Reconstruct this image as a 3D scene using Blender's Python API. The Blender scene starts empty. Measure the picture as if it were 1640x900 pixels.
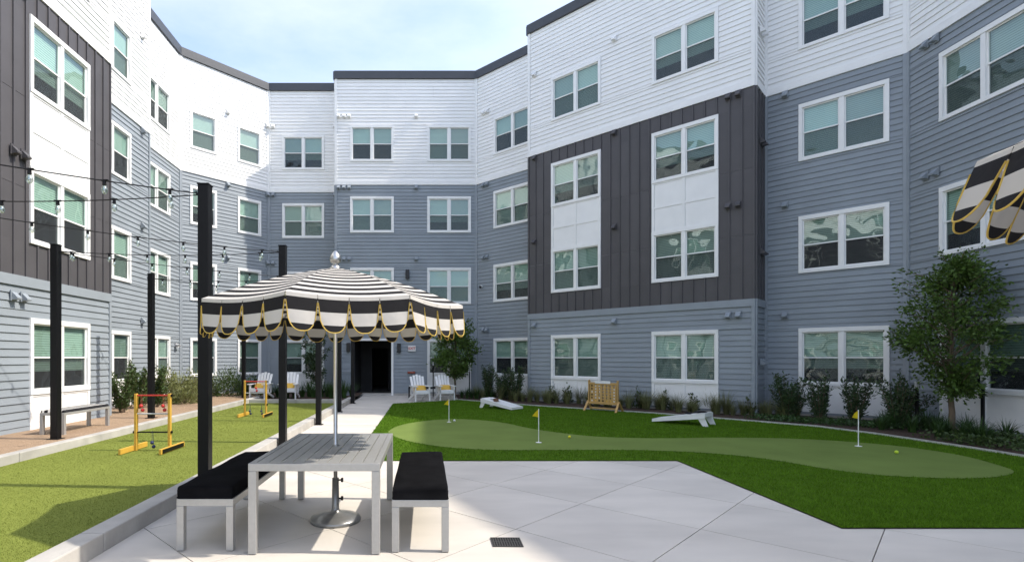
import bpy, bmesh, math, random
import numpy as np
from mathutils import Vector, Matrix
from mathutils.geometry import tessellate_polygon
R = math.radians
rnd = random.Random(7)
SC = bpy.context.scene
COL = SC.collection

# ------------------------------------------------------------------ camera
cam_d = bpy.data.cameras.new('camera'); cam = bpy.data.objects.new('camera', cam_d); COL.objects.link(cam)
cam.location = (0, 0, 1.6); cam.rotation_euler = (R(90), 0, 0)
cam_d.sensor_width = 36; cam_d.lens = 842/1640*36
cam_d.shift_x = (820-682)/1640; cam_d.shift_y = (573-450)/1640
cam_d.clip_end = 3000
SC.camera = cam
SC.cycles.max_bounces = 6; SC.cycles.diffuse_bounces = 3; SC.cycles.glossy_bounces = 3; SC.cycles.transmission_bounces = 4; SC.cycles.transparent_max_bounces = 10

# ------------------------------------------------------------------ sky, sun, exposure
SHD = Vector((-.85, .06, -1.0))           # the way sunlight travels
el = math.atan2(1, math.hypot(.85, .06))
w = bpy.data.worlds.new('World'); SC.world = w; w.use_nodes = True
nt = w.node_tree; N = nt.nodes; L = nt.links; N.clear()
sky = N.new('ShaderNodeTexSky'); sky.sky_type = 'NISHITA'; sky.sun_disc = False
sky.sun_elevation = el; sky.sun_rotation = math.atan2(.85, -.06)
sky.air_density = 1.0; sky.dust_density = 2.2; sky.ozone_density = 2.0; sky.altitude = 50
tc = N.new('ShaderNodeTexCoord')
mp = N.new('ShaderNodeMapping'); mp.inputs['Scale'].default_value = (1.0, 1.3, 2.6)
nz = N.new('ShaderNodeTexNoise'); nz.inputs['Scale'].default_value = 1.7; nz.inputs['Detail'].default_value = 7; nz.inputs['Roughness'].default_value = .55
rp = N.new('ShaderNodeValToRGB'); rp.color_ramp.elements[0].position = .38; rp.color_ramp.elements[1].position = .75
rp.color_ramp.elements[0].color = (.17, .17, .17, 1); rp.color_ramp.elements[1].color = (.75, .75, .75, 1)
mx = N.new('ShaderNodeMixRGB'); mx.inputs[2].default_value = (3.6, 3.72, 4.2, 1)
bg = N.new('ShaderNodeBackground'); bg.inputs['Strength'].default_value = .15
out = N.new('ShaderNodeOutputWorld')
L.new(tc.outputs['Generated'], mp.inputs[0]); L.new(mp.outputs[0], nz.inputs['Vector']); L.new(nz.outputs['Fac'], rp.inputs[0])
L.new(rp.outputs[0], mx.inputs[0]); L.new(sky.outputs[0], mx.inputs[1]); L.new(mx.outputs[0], bg.inputs[0]); L.new(bg.outputs[0], out.inputs[0])
sd = bpy.data.lights.new('sun', 'SUN'); sd.energy = 2.0; sd.angle = R(.9); sd.color = (1, .93, .82)
so = bpy.data.objects.new('sun', sd); COL.objects.link(so); so.rotation_euler = SHD.to_track_quat('-Z', 'Y').to_euler(); so.location = (20, -2, 25)
SC.view_settings.view_transform = 'Standard'; SC.view_settings.look = 'None'
SC.view_settings.exposure = 1.36; SC.view_settings.gamma = 1

# ------------------------------------------------------------------ materials
MATS = {}
def mat(name, col, rough=.6, var=0.0, scale=8.0, bump=0.0, bscale=60.0, metal=0.0, rand=0.0, island=0.0, col2=None, trans=0.0, stretch=(1, 1, 1), detail=4, bdist=.01, spec=.4):
    if name in MATS: return MATS[name]
    m = bpy.data.materials.new(name); m.use_nodes = True
    n = m.node_tree.nodes; l = m.node_tree.links; b = n['Principled BSDF']
    b.inputs['Roughness'].default_value = rough; b.inputs['Metallic'].default_value = metal
    b.inputs['Specular IOR Level'].default_value = spec
    c = n.new('ShaderNodeRGB'); c.outputs[0].default_value = (*col, 1); src = c.outputs[0]
    co = n.new('ShaderNodeTexCoord'); mpp = n.new('ShaderNodeMapping'); mpp.inputs['Scale'].default_value = stretch
    g = n.new('ShaderNodeNewGeometry')
    l.new(g.outputs['Position'], mpp.inputs[0])
    if var or col2:
        t = n.new('ShaderNodeTexNoise'); t.inputs['Scale'].default_value = scale; t.inputs['Detail'].default_value = detail
        l.new(mpp.outputs[0], t.inputs['Vector'])
        r = n.new('ShaderNodeMapRange'); r.inputs[1].default_value = .3; r.inputs[2].default_value = .7
        l.new(t.outputs['Fac'], r.inputs[0])
        k = n.new('ShaderNodeMixRGB')
        c2 = col2 if col2 else tuple(min(1, v*(1-var)) for v in col)
        k.inputs[2].default_value = (*c2, 1)
        l.new(r.outputs[0], k.inputs[0]); l.new(src, k.inputs[1]); src = k.outputs[0]
    if rand or island:
        h = n.new('ShaderNodeHueSaturation'); a = rand or island
        r = n.new('ShaderNodeMapRange'); r.inputs[3].default_value = 1-a; r.inputs[4].default_value = 1+a
        if rand:
            oi = n.new('ShaderNodeObjectInfo'); l.new(oi.outputs['Random'], r.inputs[0])
        else:
            l.new(g.outputs['Random Per Island'], r.inputs[0])
        l.new(r.outputs[0], h.inputs['Value']); l.new(src, h.inputs['Color']); src = h.outputs[0]
    l.new(src, b.inputs['Base Color'])
    if bump:
        t = n.new('ShaderNodeTexNoise'); t.inputs['Scale'].default_value = bscale; t.inputs['Detail'].default_value = 6
        l.new(mpp.outputs[0], t.inputs['Vector'])
        bu = n.new('ShaderNodeBump'); bu.inputs['Strength'].default_value = bump; bu.inputs['Distance'].default_value = bdist
        l.new(t.outputs['Fac'], bu.inputs['Height']); l.new(bu.outputs[0], b.inputs['Normal'])
    if trans:
        tr = n.new('ShaderNodeBsdfTranslucent'); l.new(src, tr.inputs[0]); ms = n.new('ShaderNodeMixShader'); ms.inputs[0].default_value = trans
        o = n['Material Output']; l.new(b.outputs[0], ms.inputs[1]); l.new(tr.outputs[0], ms.inputs[2]); l.new(ms.outputs[0], o.inputs[0])
    MATS[name] = m
    return m
GREY = mat('grey_siding_paint', (.268, .302, .334), .6, .10, 1.6, .12, 90, rand=.045, bdist=.003)
WHITE = mat('white_siding_paint', (.83, .83, .815), .55, .05, 1.5, .10, 90, rand=.02, bdist=.003)
DARK = mat('charcoal_panel_paint', (.084, .080, .085), .55, .12, 2, .12, 80, rand=.07, bdist=.003)
GTRIM = mat('grey_trim_paint', (.278, .312, .344), .55, .08, 3)
WTRIM = mat('white_trim_paint', (.84, .84, .825), .45, .05, 3)
COPE = mat('charcoal_metal_coping', (.06, .065, .075), .45, .1, 4)
BLACK = mat('black_powdercoat', (.006, .006, .007), .45, .2, 20, spec=.22)
BRUSH = mat('silver_powdercoat', (.42, .415, .40), .38, .08, 30, .05, 300, metal=.35, bdist=.001)
BASEM = mat('grey_base_metal', (.27, .27, .265), .3, .1, 30, metal=.6)
STEEL = mat('brushed_steel', (.58, .57, .55), .28, .1, 40, metal=1.0, stretch=(1, 1, .1))
CONC = mat('patio_concrete', (.635, .59, .525), .8, .20, .7, .25, 45, rand=.045, bdist=.004, detail=8, stretch=(1, 2.6, 1))
CURB = mat('curb_concrete', (.47, .45, .415), .85, .28, 2.5, .35, 30, rand=.05, bdist=.006, detail=8)
JOINT = mat('joint_filler', (.20, .185, .165), .9, .2, 20)
GRAVEL = mat('tan_gravel', (.44, .31, .20), .9, 0, 70, .9, 60, col2=(.26, .175, .115), bdist=.03, detail=3)
MULCH = mat('brown_mulch', (.10, .062, .04), .95, 0, 30, 1.0, 40, col2=(.045, .03, .022), bdist=.05, detail=5)
BOCCE = mat('bocce_turf', (.195, .228, .048), .9, .16, .8, .5, 260, bdist=.006, detail=10, spec=.08)
LAWN = mat('lawn_turf', (.09, .175, .014), .95, .3, 6, .8, 200, bdist=.015, spec=.05)
GREEN = mat('putting_turf', (.165, .225, .058), .9, .2, 1.1, .5, 300, bdist=.005, detail=10, spec=.08)
BLADE = mat('grass_blades', (.125, .245, .018), .8, .25, 3, island=.35, trans=.25, spec=.08)
BBLADE = mat('bocce_fibres', (.20, .235, .052), .8, .16, .8, island=.16, trans=.2, spec=.08)
EDGE = mat('pale_edging', (.55, .54, .50), .8, .2, 10)
SOIL = mat('far_ground', (.16, .15, .12), .95, .3, .2)
CUSH = mat('black_cushion_fabric', (.0085, .0085, .0095), .95, .4, 7, .5, 380, bdist=.003, spec=.04)
YCUSH = mat('yellow_cushion_fabric', (.78, .48, .09), .9, .12, 10, .3, 200)
YWOOD = mat('yellow_wood', (.62, .37, .055), .5, .18, 9, stretch=(6, 6, 1))
PINE = mat('pale_wood', (.60, .37, .13), .55, .25, 9, stretch=(1, 1, 8))
RED = mat('red_paint', (.42, .03, .025), .4, .1, 20)
BLUE = mat('navy_ball', (.02, .03, .10), .4, .1, 20)
FLAG = mat('yellow_flag_cloth', (.80, .62, .015), .8, .08, 20, trans=.3)
PIPE = mat('yellow_piping', (.62, .43, .09), .7, .1, 30)
BALLW = mat('white_ball', (.8, .8, .78), .4); BALLY = mat('yellow_ball', (.75, .65, .03), .4); BALLG = mat('lime_ball', (.55, .72, .05), .4)
BROWN = mat('brown_bag_cloth', (.20, .11, .07), .9, .2, 30); BBAG = mat('black_bag_cloth', (.02, .02, .022), .9, .2, 30)
BARK = mat('tree_bark', (.17, .125, .085), .9, .35, 14, .6, 30, stretch=(3, 3, .6))
LEAF = mat('oak_leaves', (.095, .165, .03), .45, .3, 1.8, island=.45, trans=.28)
DLEAF = mat('podocarpus_leaves', (.05, .09, .03), .5, .3, 2.5, island=.45, trans=.2)
LLEAF = mat('variegated_leaves', (.23, .25, .09), .55, .35, 3, island=.4, trans=.3)
MLEAF = mat('shrub_leaves', (.07, .115, .03), .5, .3, 3, island=.4, trans=.25)
STRAP = mat('strap_leaves', (.045, .095, .022), .45, .3, 2, island=.4, trans=.2)
TUFT = mat('tuft_grass', (.22, .235, .095), .6, .4, 2, island=.4, trans=.25)
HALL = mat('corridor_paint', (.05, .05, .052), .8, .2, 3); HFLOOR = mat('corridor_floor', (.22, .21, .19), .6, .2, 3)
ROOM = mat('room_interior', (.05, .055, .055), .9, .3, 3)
LAMPB = mat('dark_bronze_fixture', (.018, .018, .02), .4)
SIGNR = mat('sign_red_letters', (.55, .05, .04), .5); SIGNW = mat('sign_white_face', (.75, .74, .72), .4)
PIPER = mat('red_pipe_fitting', (.32, .08, .05), .45)
GATEM = mat('grey_gate_metal', (.28, .32, .36), .45, .1, 8)
DARKSLOT = mat('drain_dark', (.01, .01, .01), .9)
IRON = mat('grate_iron', (.09, .085, .08), .55, .2, 30, metal=.5)
PLGREY = mat('grey_plastic', (.45, .46, .47), .5)
RED2 = mat('red_ball', (.5, .03, .03), .4)
def blind_mat():
    m = bpy.data.materials.new('slatted_blind'); m.use_nodes = True; n = m.node_tree.nodes; l = m.node_tree.links; b = n['Principled BSDF']
    g = n.new('ShaderNodeNewGeometry'); sp = n.new('ShaderNodeSeparateXYZ'); l.new(g.outputs['Position'], sp.inputs[0])
    a = n.new('ShaderNodeMath'); a.operation = 'MULTIPLY'; a.inputs[1].default_value = 1/.05; l.new(sp.outputs['Z'], a.inputs[0])
    f = n.new('ShaderNodeMath'); f.operation = 'FRACT'; l.new(a.outputs[0], f.inputs[0])
    bu = n.new('ShaderNodeBump'); bu.invert = True; bu.inputs['Strength'].default_value = .8; bu.inputs['Distance'].default_value = .02
    l.new(f.outputs[0], bu.inputs['Height']); l.new(bu.outputs[0], b.inputs['Normal'])
    gt = n.new('ShaderNodeMath'); gt.operation = 'GREATER_THAN'; gt.inputs[1].default_value = .8; l.new(f.outputs[0], gt.inputs[0])
    oi = n.new('ShaderNodeObjectInfo'); mr = n.new('ShaderNodeMapRange'); mr.inputs[3].default_value = .55; mr.inputs[4].default_value = 1.2; l.new(oi.outputs['Random'], mr.inputs[0])
    mxx = n.new('ShaderNodeMixRGB'); mxx.inputs[1].default_value = (.50, .54, .51, 1); mxx.inputs[2].default_value = (.2, .22, .21, 1); l.new(gt.outputs[0], mxx.inputs[0])
    h = n.new('ShaderNodeHueSaturation'); l.new(mr.outputs[0], h.inputs['Value']); l.new(mxx.outputs[0], h.inputs['Color']); l.new(h.outputs[0], b.inputs['Base Color'])
    b.inputs['Roughness'].default_value = .6
    return m
BLIND = blind_mat()
def glass_mat(name, tint, ior, wavy):
    m = bpy.data.materials.new(name); m.use_nodes = True; n = m.node_tree.nodes; l = m.node_tree.links
    n.remove(n['Principled BSDF']); o = n['Material Output']
    t = n.new('ShaderNodeBsdfTransparent'); t.inputs[0].default_value = (*tint, 1)
    g = n.new('ShaderNodeBsdfGlossy'); g.inputs['Roughness'].default_value = .012; g.inputs[0].default_value = (.86, 1, .95, 1)
    lw = n.new('ShaderNodeLayerWeight'); lw.inputs[0].default_value = .5; pw = n.new('ShaderNodeMath'); pw.operation = 'POWER'; pw.inputs[1].default_value = 4.0; l.new(lw.outputs['Facing'], pw.inputs[0])
    f = n.new('ShaderNodeMapRange'); f.inputs[3].default_value = ((ior-1)/(ior+1))**2*1.6; f.inputs[4].default_value = .95; l.new(pw.outputs[0], f.inputs[0])
    x = n.new('ShaderNodeMixShader'); l.new(f.outputs[0], x.inputs[0]); l.new(t.outputs[0], x.inputs[1]); l.new(g.outputs[0], x.inputs[2]); l.new(x.outputs[0], o.inputs[0])
    if wavy:
        ge = n.new('ShaderNodeNewGeometry'); nn = n.new('ShaderNodeTexNoise'); nn.inputs['Scale'].default_value = 1.5; nn.inputs['Detail'].default_value = 1
        l.new(ge.outputs['Position'], nn.inputs['Vector'])
        bu = n.new('ShaderNodeBump'); bu.inputs['Strength'].default_value = 1; bu.inputs['Distance'].default_value = wavy
        l.new(nn.outputs['Fac'], bu.inputs['Height']); l.new(bu.outputs[0], g.inputs['Normal'])
    return m
GLASS = glass_mat('window_glass', (.70, .84, .775), 1.85, .020)
BULB = glass_mat('bulb_glass', (.80, .80, .78), 2.6, 0)
def screen_mat():
    m = bpy.data.materials.new('insect_screen'); m.use_nodes = True; n = m.node_tree.nodes; l = m.node_tree.links; o = n['Material Output']
    d = n['Principled BSDF']; d.inputs['Base Color'].default_value = (.05, .055, .06, 1); d.inputs['Roughness'].default_value = .9
    t = n.new('ShaderNodeBsdfTransparent'); x = n.new('ShaderNodeMixShader'); x.inputs[0].default_value = .42
    l.new(t.outputs[0], x.inputs[1]); l.new(d.outputs[0], x.inputs[2]); l.new(x.outputs[0], o.inputs[0]); return m
SCREEN = screen_mat()
def stripe_mat(name, period, duty, c1, c2, offset=0., trans=.12):
    m = bpy.data.materials.new(name); m.use_nodes = True; n = m.node_tree.nodes; l = m.node_tree.links; b = n['Principled BSDF']; o = n['Material Output']
    uv = n.new('ShaderNodeUVMap'); sp = n.new('ShaderNodeSeparateXYZ'); l.new(uv.outputs[0], sp.inputs[0])
    a = n.new('ShaderNodeMath'); a.operation = 'MULTIPLY_ADD'; a.inputs[1].default_value = 1/period; a.inputs[2].default_value = offset; l.new(sp.outputs['Y'], a.inputs[0])
    f = n.new('ShaderNodeMath'); f.operation = 'FRACT'; l.new(a.outputs[0], f.inputs[0])
    g = n.new('ShaderNodeMath'); g.operation = 'LESS_THAN'; g.inputs[1].default_value = duty; l.new(f.outputs[0], g.inputs[0])
    k = n.new('ShaderNodeMixRGB'); k.inputs[1].default_value = (*c2, 1); k.inputs[2].default_value = (*c1, 1); l.new(g.outputs[0], k.inputs[0])
    ge = n.new('ShaderNodeNewGeometry'); nn = n.new('ShaderNodeTexNoise'); nn.inputs['Scale'].default_value = 7; l.new(ge.outputs['Position'], nn.inputs['Vector'])
    bu = n.new('ShaderNodeBump'); bu.inputs['Strength'].default_value = .35; bu.inputs['Distance'].default_value = .03; l.new(nn.outputs['Fac'], bu.inputs['Height']); l.new(bu.outputs[0], b.inputs['Normal'])
    l.new(k.outputs[0], b.inputs['Base Color']); b.inputs['Roughness'].default_value = .9; b.inputs['Specular IOR Level'].default_value = .2
    tr = n.new('ShaderNodeBsdfTranslucent'); l.new(k.outputs[0], tr.inputs[0]); ms = n.new('ShaderNodeMixShader'); ms.inputs[0].default_value = trans
    l.new(b.outputs[0], ms.inputs[1]); l.new(tr.outputs[0], ms.inputs[2]); l.new(ms.outputs[0], o.inputs[0]); return m
CANVAS = stripe_mat('canopy_canvas', .108, .53, (.02, .019, .02), (.56, .53, .485), .30)
VALANCE = stripe_mat('valance_canvas', .2, .5, (.02, .019, .02), (.56, .53, .485), .85)
SEATSTR = stripe_mat('striped_seat_fabric', .11, .62, (.02, .02, .022), (.72, .70, .66), .4, .0)

# ------------------------------------------------------------------ mesh helpers
class MB:
    def __init__(s): s.v = []; s.f = []; s.uv = []; s.mi = []
    def add(s, vs, fs, uvs=None, mi=0):
        o = len(s.v); s.v += [tuple(v) for v in vs]
        for i, f in enumerate(fs):
            s.f.append([o+k for k in f]); s.mi.append(mi)
            if uvs: s.uv.append(uvs[i])
        return s
    def box(s, x0, x1, y0, y1, z0, z1, M=None, mi=0):
        vs = [Vector(p) for p in ((x0,y0,z0),(x1,y0,z0),(x1,y1,z0),(x0,y1,z0),(x0,y0,z1),(x1,y0,z1),(x1,y1,z1),(x0,y1,z1))]
        if M is not None: vs = [M @ v for v in vs]
        return s.add(vs, [(0,3,2,1),(4,5,6,7),(0,1,5,4),(1,2,6,5),(2,3,7,6),(3,0,4,7)], None, mi)
    def bar(s, p, q, wx, wy, up=(0,0,1)):       # rectangular bar from p to q
        p = Vector(p); q = Vector(q); d = (q-p).normalized(); u = Vector(up)
        if abs(d.dot(u)) > .98: u = Vector((1,0,0))
        a = d.cross(u).normalized(); b = a.cross(d).normalized(); vs = []
        for c in (p, q):
            for i, j in ((-1,-1),(1,-1),(1,1),(-1,1)): vs.append(c+a*wx/2*i+b*wy/2*j)
        return s.add(vs, [(3,2,1,0),(4,5,6,7),(0,1,5,4),(1,2,6,5),(2,3,7,6),(3,0,4,7)])
    def path(s, pts, rad, n=8, cap=True):
        pts = [Vector(p) for p in pts]; k = len(pts)
        rad = rad if isinstance(rad, (list, tuple)) else [rad]*k
        vs = []; fs = []
        for i, p in enumerate(pts):
            d = (pts[min(i+1,k-1)]-pts[max(i-1,0)]).normalized()
            u = Vector((0,0,1)) if abs(d.z) < .9 else Vector((1,0,0))
            a = d.cross(u).normalized(); b = a.cross(d)
            for j in range(n):
                t = 2*math.pi*j/n; vs.append(p+(a*math.cos(t)+b*math.sin(t))*rad[i])
        for i in range(k-1):
            for j in range(n): fs.append((i*n+j, i*n+(j+1)%n, (i+1)*n+(j+1)%n, (i+1)*n+j))
        if cap: fs += [tuple(range(n)), tuple(range((k-1)*n, k*n))[::-1]]
        return s.add(vs, fs)
    def lathe(s, prof, c=(0,0,0), n=20):
        vs = []; fs = []; k = len(prof)
        for r, z in prof:
            for j in range(n):
                t = 2*math.pi*j/n; vs.append((c[0]+r*math.cos(t), c[1]+r*math.sin(t), c[2]+z))
        for i in range(k-1):
            for j in range(n): fs.append((i*n+j, i*n+(j+1)%n, (i+1)*n+(j+1)%n, (i+1)*n+j))
        fs += [tuple(range(n))[::-1], tuple(range((k-1)*n, k*n))]
        return s.add(vs, fs)
    def prism(s, poly, z0, z1):
        n = len(poly); vs = [(x,y,z0) for x,y in poly]+[(x,y,z1) for x,y in poly]
        return s.add(vs, [tuple(range(n))[::-1], tuple(range(n,2*n))]+[(i,(i+1)%n,n+(i+1)%n,n+i) for i in range(n)])
    def sphere(s, c, r, n=12, m=8, sc=(1,1,1)):
        pr = [(r*math.sin(math.pi*i/m)*1.0+1e-5, -r*math.cos(math.pi*i/m)) for i in range(m+1)]
        o = len(s.v); s.lathe(pr, (0,0,0), n)
        for i in range(o, len(s.v)): v = s.v[i]; s.v[i] = (v[0]*sc[0]+c[0], v[1]*sc[1]+c[1], v[2]*sc[2]+c[2])
        return s
    def mesh(s, name, mats, smooth=False):
        me = bpy.data.meshes.new(name); me.from_pydata(s.v, [], s.f)
        mats = mats if isinstance(mats, (list, tuple)) else [mats]
        for m in mats: me.materials.append(m)
        if len(mats) > 1: me.polygons.foreach_set('material_index', s.mi)
        if s.uv:
            l = me.uv_layers.new(name='UVMap'); l.data.foreach_set('uv', [c for f in s.uv for p in f for c in p])
        if smooth: me.polygons.foreach_set('use_smooth', [True]*len(me.polygons))
        me.update(); return me
    def build(s, name, mats, parent=None, smooth=False, bevel=0, loc=None, rz=0):
        o = link(name, s.mesh(name, mats, smooth), parent, loc, rz)
        if bevel:
            b = o.modifiers.new('bevel', 'BEVEL'); b.width = bevel; b.segments = 2; b.limit_method = 'ANGLE'; b.angle_limit = R(40)
        return o
def link(name, data, parent=None, loc=None, rz=0):
    o = bpy.data.objects.new(name, data); COL.objects.link(o)
    if parent is not None: o.parent = parent
    if loc is not None: o.location = loc
    if rz: o.rotation_euler.z = rz
    return o
def tag(o, label, cat, group=None):
    o['label'] = label; o['category'] = cat
    if group: o['group'] = group
    return o
def thing(name, label, cat, loc=(0,0,0), rz=0, group=None): return tag(link(name, None, None, loc, rz), label, cat, group)
def struct(o): o['kind'] = 'structure'; return o
def copy_tree(o, parent=None, **kw):
    c = o.copy(); COL.objects.link(c); c.parent = parent
    for ch in KIDS(o): copy_tree(ch, c)
    return c
def KIDS(o): return [x for x in list(bpy.data.objects) if x.parent == o]

def sheet(name, poly, z, m):
    tri = tessellate_polygon([[Vector((x, y, 0)) for x, y in poly]]); fs = []
    for a, b, c in tri:
        (ax, ay), (bx, by), (cx, cy) = poly[a], poly[b], poly[c]
        fs.append((a, b, c) if (bx-ax)*(cy-ay)-(by-ay)*(cx-ax) > 0 else (a, c, b))
    me = bpy.data.meshes.new(name); me.from_pydata([(x, y, z) for x, y in poly], [], fs); me.materials.append(m); return struct(link(name, me))
def spline(pts, k=8):
    n = len(pts); o = []
    for i in range(n):
        p0, p1, p2, p3 = (np.array(pts[(i+j-1) % n]) for j in range(4))
        for t in np.linspace(0, 1, k, endpoint=False):
            o.append(tuple(.5*((2*p1)+(-p0+p2)*t+(2*p0-5*p1+4*p2-p3)*t*t+(-p0+3*p1-3*p2+p3)*t**3)))
    return o
def inside(poly, x, y):
    r = np.zeros(len(x), bool); n = len(poly); j = n-1
    for i in range(n):
        xi, yi = poly[i]; xj, yj = poly[j]
        c = ((yi > y) != (yj > y)) & (x < (xj-xi)*(y-yi)/(yj-yi+1e-12)+xi); r ^= c; j = i
    return r

# ================================================================== GROUND
sheet('ground', [(-900,-900),(900,-900),(900,900),(-900,900)], -.06, SOIL)
TURF_X0, TURF_X1, TURF_Y1 = -5.95, -2.86, 17.7
sheet('bocce_turf', [(TURF_X0,-3),(TURF_X1,-3),(TURF_X1,TURF_Y1),(TURF_X0,TURF_Y1)], .08, BOCCE)
# the lawn, putting green
EDGEL = [(1.25,19.85),(3.4,17.55),(5.0,16.2),(6.5,15.0),(8.3,12.95),(9.0,12.1),(9.35,10.9),(9.55,9.2),(9.65,7.0),(9.65,4.6)]
lawn_poly = [(-1.14,8.16),(3.9,8.16),(3.9,4.93),(9.65,4.93)]+EDGEL[::-1][1:]+[(-1.14,18.3)]
sheet('lawn', lawn_poly, .012, LAWN)
G3 = [(-0.807,11.319),(-0.548,12.472),(0.127,13.337),(0.937,13.606),(1.815,12.952),(2.455,11.612),(3.376,10.606),(4.529,10.362),(5.804,10.442),(6.990,10.362),(7.916,9.978),(8.532,9.354),(8.687,8.525),(8.440,7.741),(8.190,7.321),(7.649,7.016),(7.039,6.908),(6.532,6.979),(6.077,7.127),(5.702,7.525),(5.441,8.066),(5.042,8.525),(4.399,8.862),(3.414,9.040),(2.341,9.040),(1.267,9.040),(0.419,9.290),(-0.259,9.904),(-0.630,10.606)]      # outline of the putting green in metres
green_poly = spline(G3, 4)
g = sheet('putting_green', green_poly, .02, GREEN)

# patio slabs on a diagonal grid of control joints
def clip(poly, a, b, c):        # keep a*x+b*y <= c
    o = []
    for i in range(len(poly)):
        p, q = poly[i], poly[(i+1) % len(poly)]; dp = a*p[0]+b*p[1]-c; dq = a*q[0]+b*q[1]-c
        if dp <= 0: o.append(p)
        if dp*dq < 0: t = dp/(dp-dq); o.append((p[0]+t*(q[0]-p[0]), p[1]+t*(q[1]-p[1])))
    return o
patio = struct(link('patio', None))
struct(sheet('patio_bed', [(-2.66,-3),(12.85,-3),(12.85,4.93),(3.9,4.93),(3.9,8.16),(-1.14,8.16),(-1.14,18.3),(1.2,19.9),(1.2,22.5),(-2.66,22.5)], -.014, JOINT))
rects = [[(-2.66,-3),(3.9,-3),(3.9,8.16),(-2.66,8.16)], [(3.9,-3),(12.85,-3),(12.85,4.93),(3.9,4.93)]]
GAP = .006
for i in range(-10, 9):
    for j in range(-7, 10):
        a0 = -2.35+1.725*i; b0 = 5.76+1.73*j; mb = MB()
        for rc in rects:
            p = clip(rc, 1, -1, a0+1.725-GAP); p = clip(p, -1, 1, -(a0+GAP)) if p else p
            p = clip(p, 1, 1, b0+1.73-GAP) if p else p; p = clip(p, -1, -1, -(b0+GAP)) if p else p
            if p and len(p) > 2: mb.prism(p, -.05, 0)
        if mb.f: mb.build('slab', CONC, patio)
path = struct(link('path', None))
ys = [8.16+1.45*k for k in range(8)]; ys[-1] = 18.3
for y0, y1 in zip(ys[:-1], ys[1:]): MB().prism([(-2.66,y0+GAP),(-1.14,y0+GAP),(-1.14,y1-GAP),(-2.66,y1-GAP)], -.05, 0).build('slab', CONC, path)
MB().prism([(-2.66,18.3+GAP),(-1.14,18.3+GAP),(-1.14,22.45),(-2.66,22.45)], -.05, 0).build('slab', CONC, path)
MB().prism([(-1.14+GAP,18.3),(1.25,19.85),(1.25,22.38),(-1.14+GAP,22.38)], -.05, 0).build('slab', CONC, path)

# kerbs round the bocce court
def kerb(name, x0, x1, y0, y1, z1, axis, cuts):
    k = struct(link(name, None)); pts = [y0 if axis == 'y' else x0]+cuts+[y1 if axis == 'y' else x1]
    for a, b in zip(pts[:-1], pts[1:]):
        mb = MB()
        if axis == 'y': mb.box(x0, x1, a+.004, b-.004, -.05, z1)
        else: mb.box(a+.004, b-.004, y0, y1, -.05, z1)
        mb.build('kerb_block', CURB, k, bevel=.012)
kerb('kerb_right', -2.862, -2.662, -3, 19.4, .155, 'y', [1.2, 4.35, 7.4, 9.0, 12.2, 15.3])
kerb('kerb_left', -6.12, -5.948, -3, 19.2, .215, 'y', [1.5, 4.6, 7.7, 10.8, 13.9, 17.0])
kerb('kerb_back', -5.946, -2.865, 17.7, 17.88, .2, 'x', [-4.4])
sheet('gravel_bed', [(-8.2,-3),(-6.1,-3),(-6.1,21.4),(-9.9,21.4),(-9.9,17),(-9.3,13),(-8.2,13)], .16, GRAVEL)
sheet('rear_bed', [(-9.6,20.2),(-6.1,20.2),(-6.1,17.8),(-2.7,17.8),(-2.7,22.6),(-3.9,23.6),(-7.2,23.6)], .1, MULCH)
sheet('planting_bed', EDGEL+[(12.0,4.9),(12.0,12.9),(4.4,20.4),(2.3,22.6),(1.25,22.6)], .045, MULCH)
sheet('far_patio', [(9.6,4.93),(12.85,4.93),(12.85,4.6),(9.6,4.6)], .055, MULCH)
mb = MB()
for a, b in zip(EDGEL[:-1], EDGEL[1:]):
    mb.bar((a[0],a[1],.02), (b[0],b[1],.02), .03, .06)
tag(mb.build('bed_edging', EDGE), 'thin pale edging strip between the dark lawn and the planting bed', 'edging')

# ================================================================== BUILDING
PITCH = 3.03; WT = 2.40; WH = 1.54; ZB = 8.95; ZT = 13.45; ZC = 13.78; BASE = .10
bld = thing('apartment_building', 'four storey apartment building in white, grey and charcoal siding around the courtyard', 'building', (0, 22, 0))
BO = Vector((0, 22, 0))
PTS = [(-7.93,-8),(-7.93,13.2),(-9.1,13.2),(-9.1,17.3),(-9.65,17.3),(-9.65,20.62),(-7.0,23.4),(-3.86,23.4),(-3.86,22.4),(2.15,22.4),(4.5,20.05),(3.775,19.325),(8.9,14.2),(9.6,14.9),(11.64,12.7),(11.64,6.2),(12.9,3.0),(12.9,-8)]
def frame(i):
    p = Vector((*PTS[i], 0)); q = Vector((*PTS[i+1], 0)); d = q-p; Ln = d.length; u = d/Ln; n = Vector((u.y, -u.x, 0))
    return p, u, n, Ln, math.atan2(u.y, u.x)
FLO = [WT+PITCH*k for k in range(4)]
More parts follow.
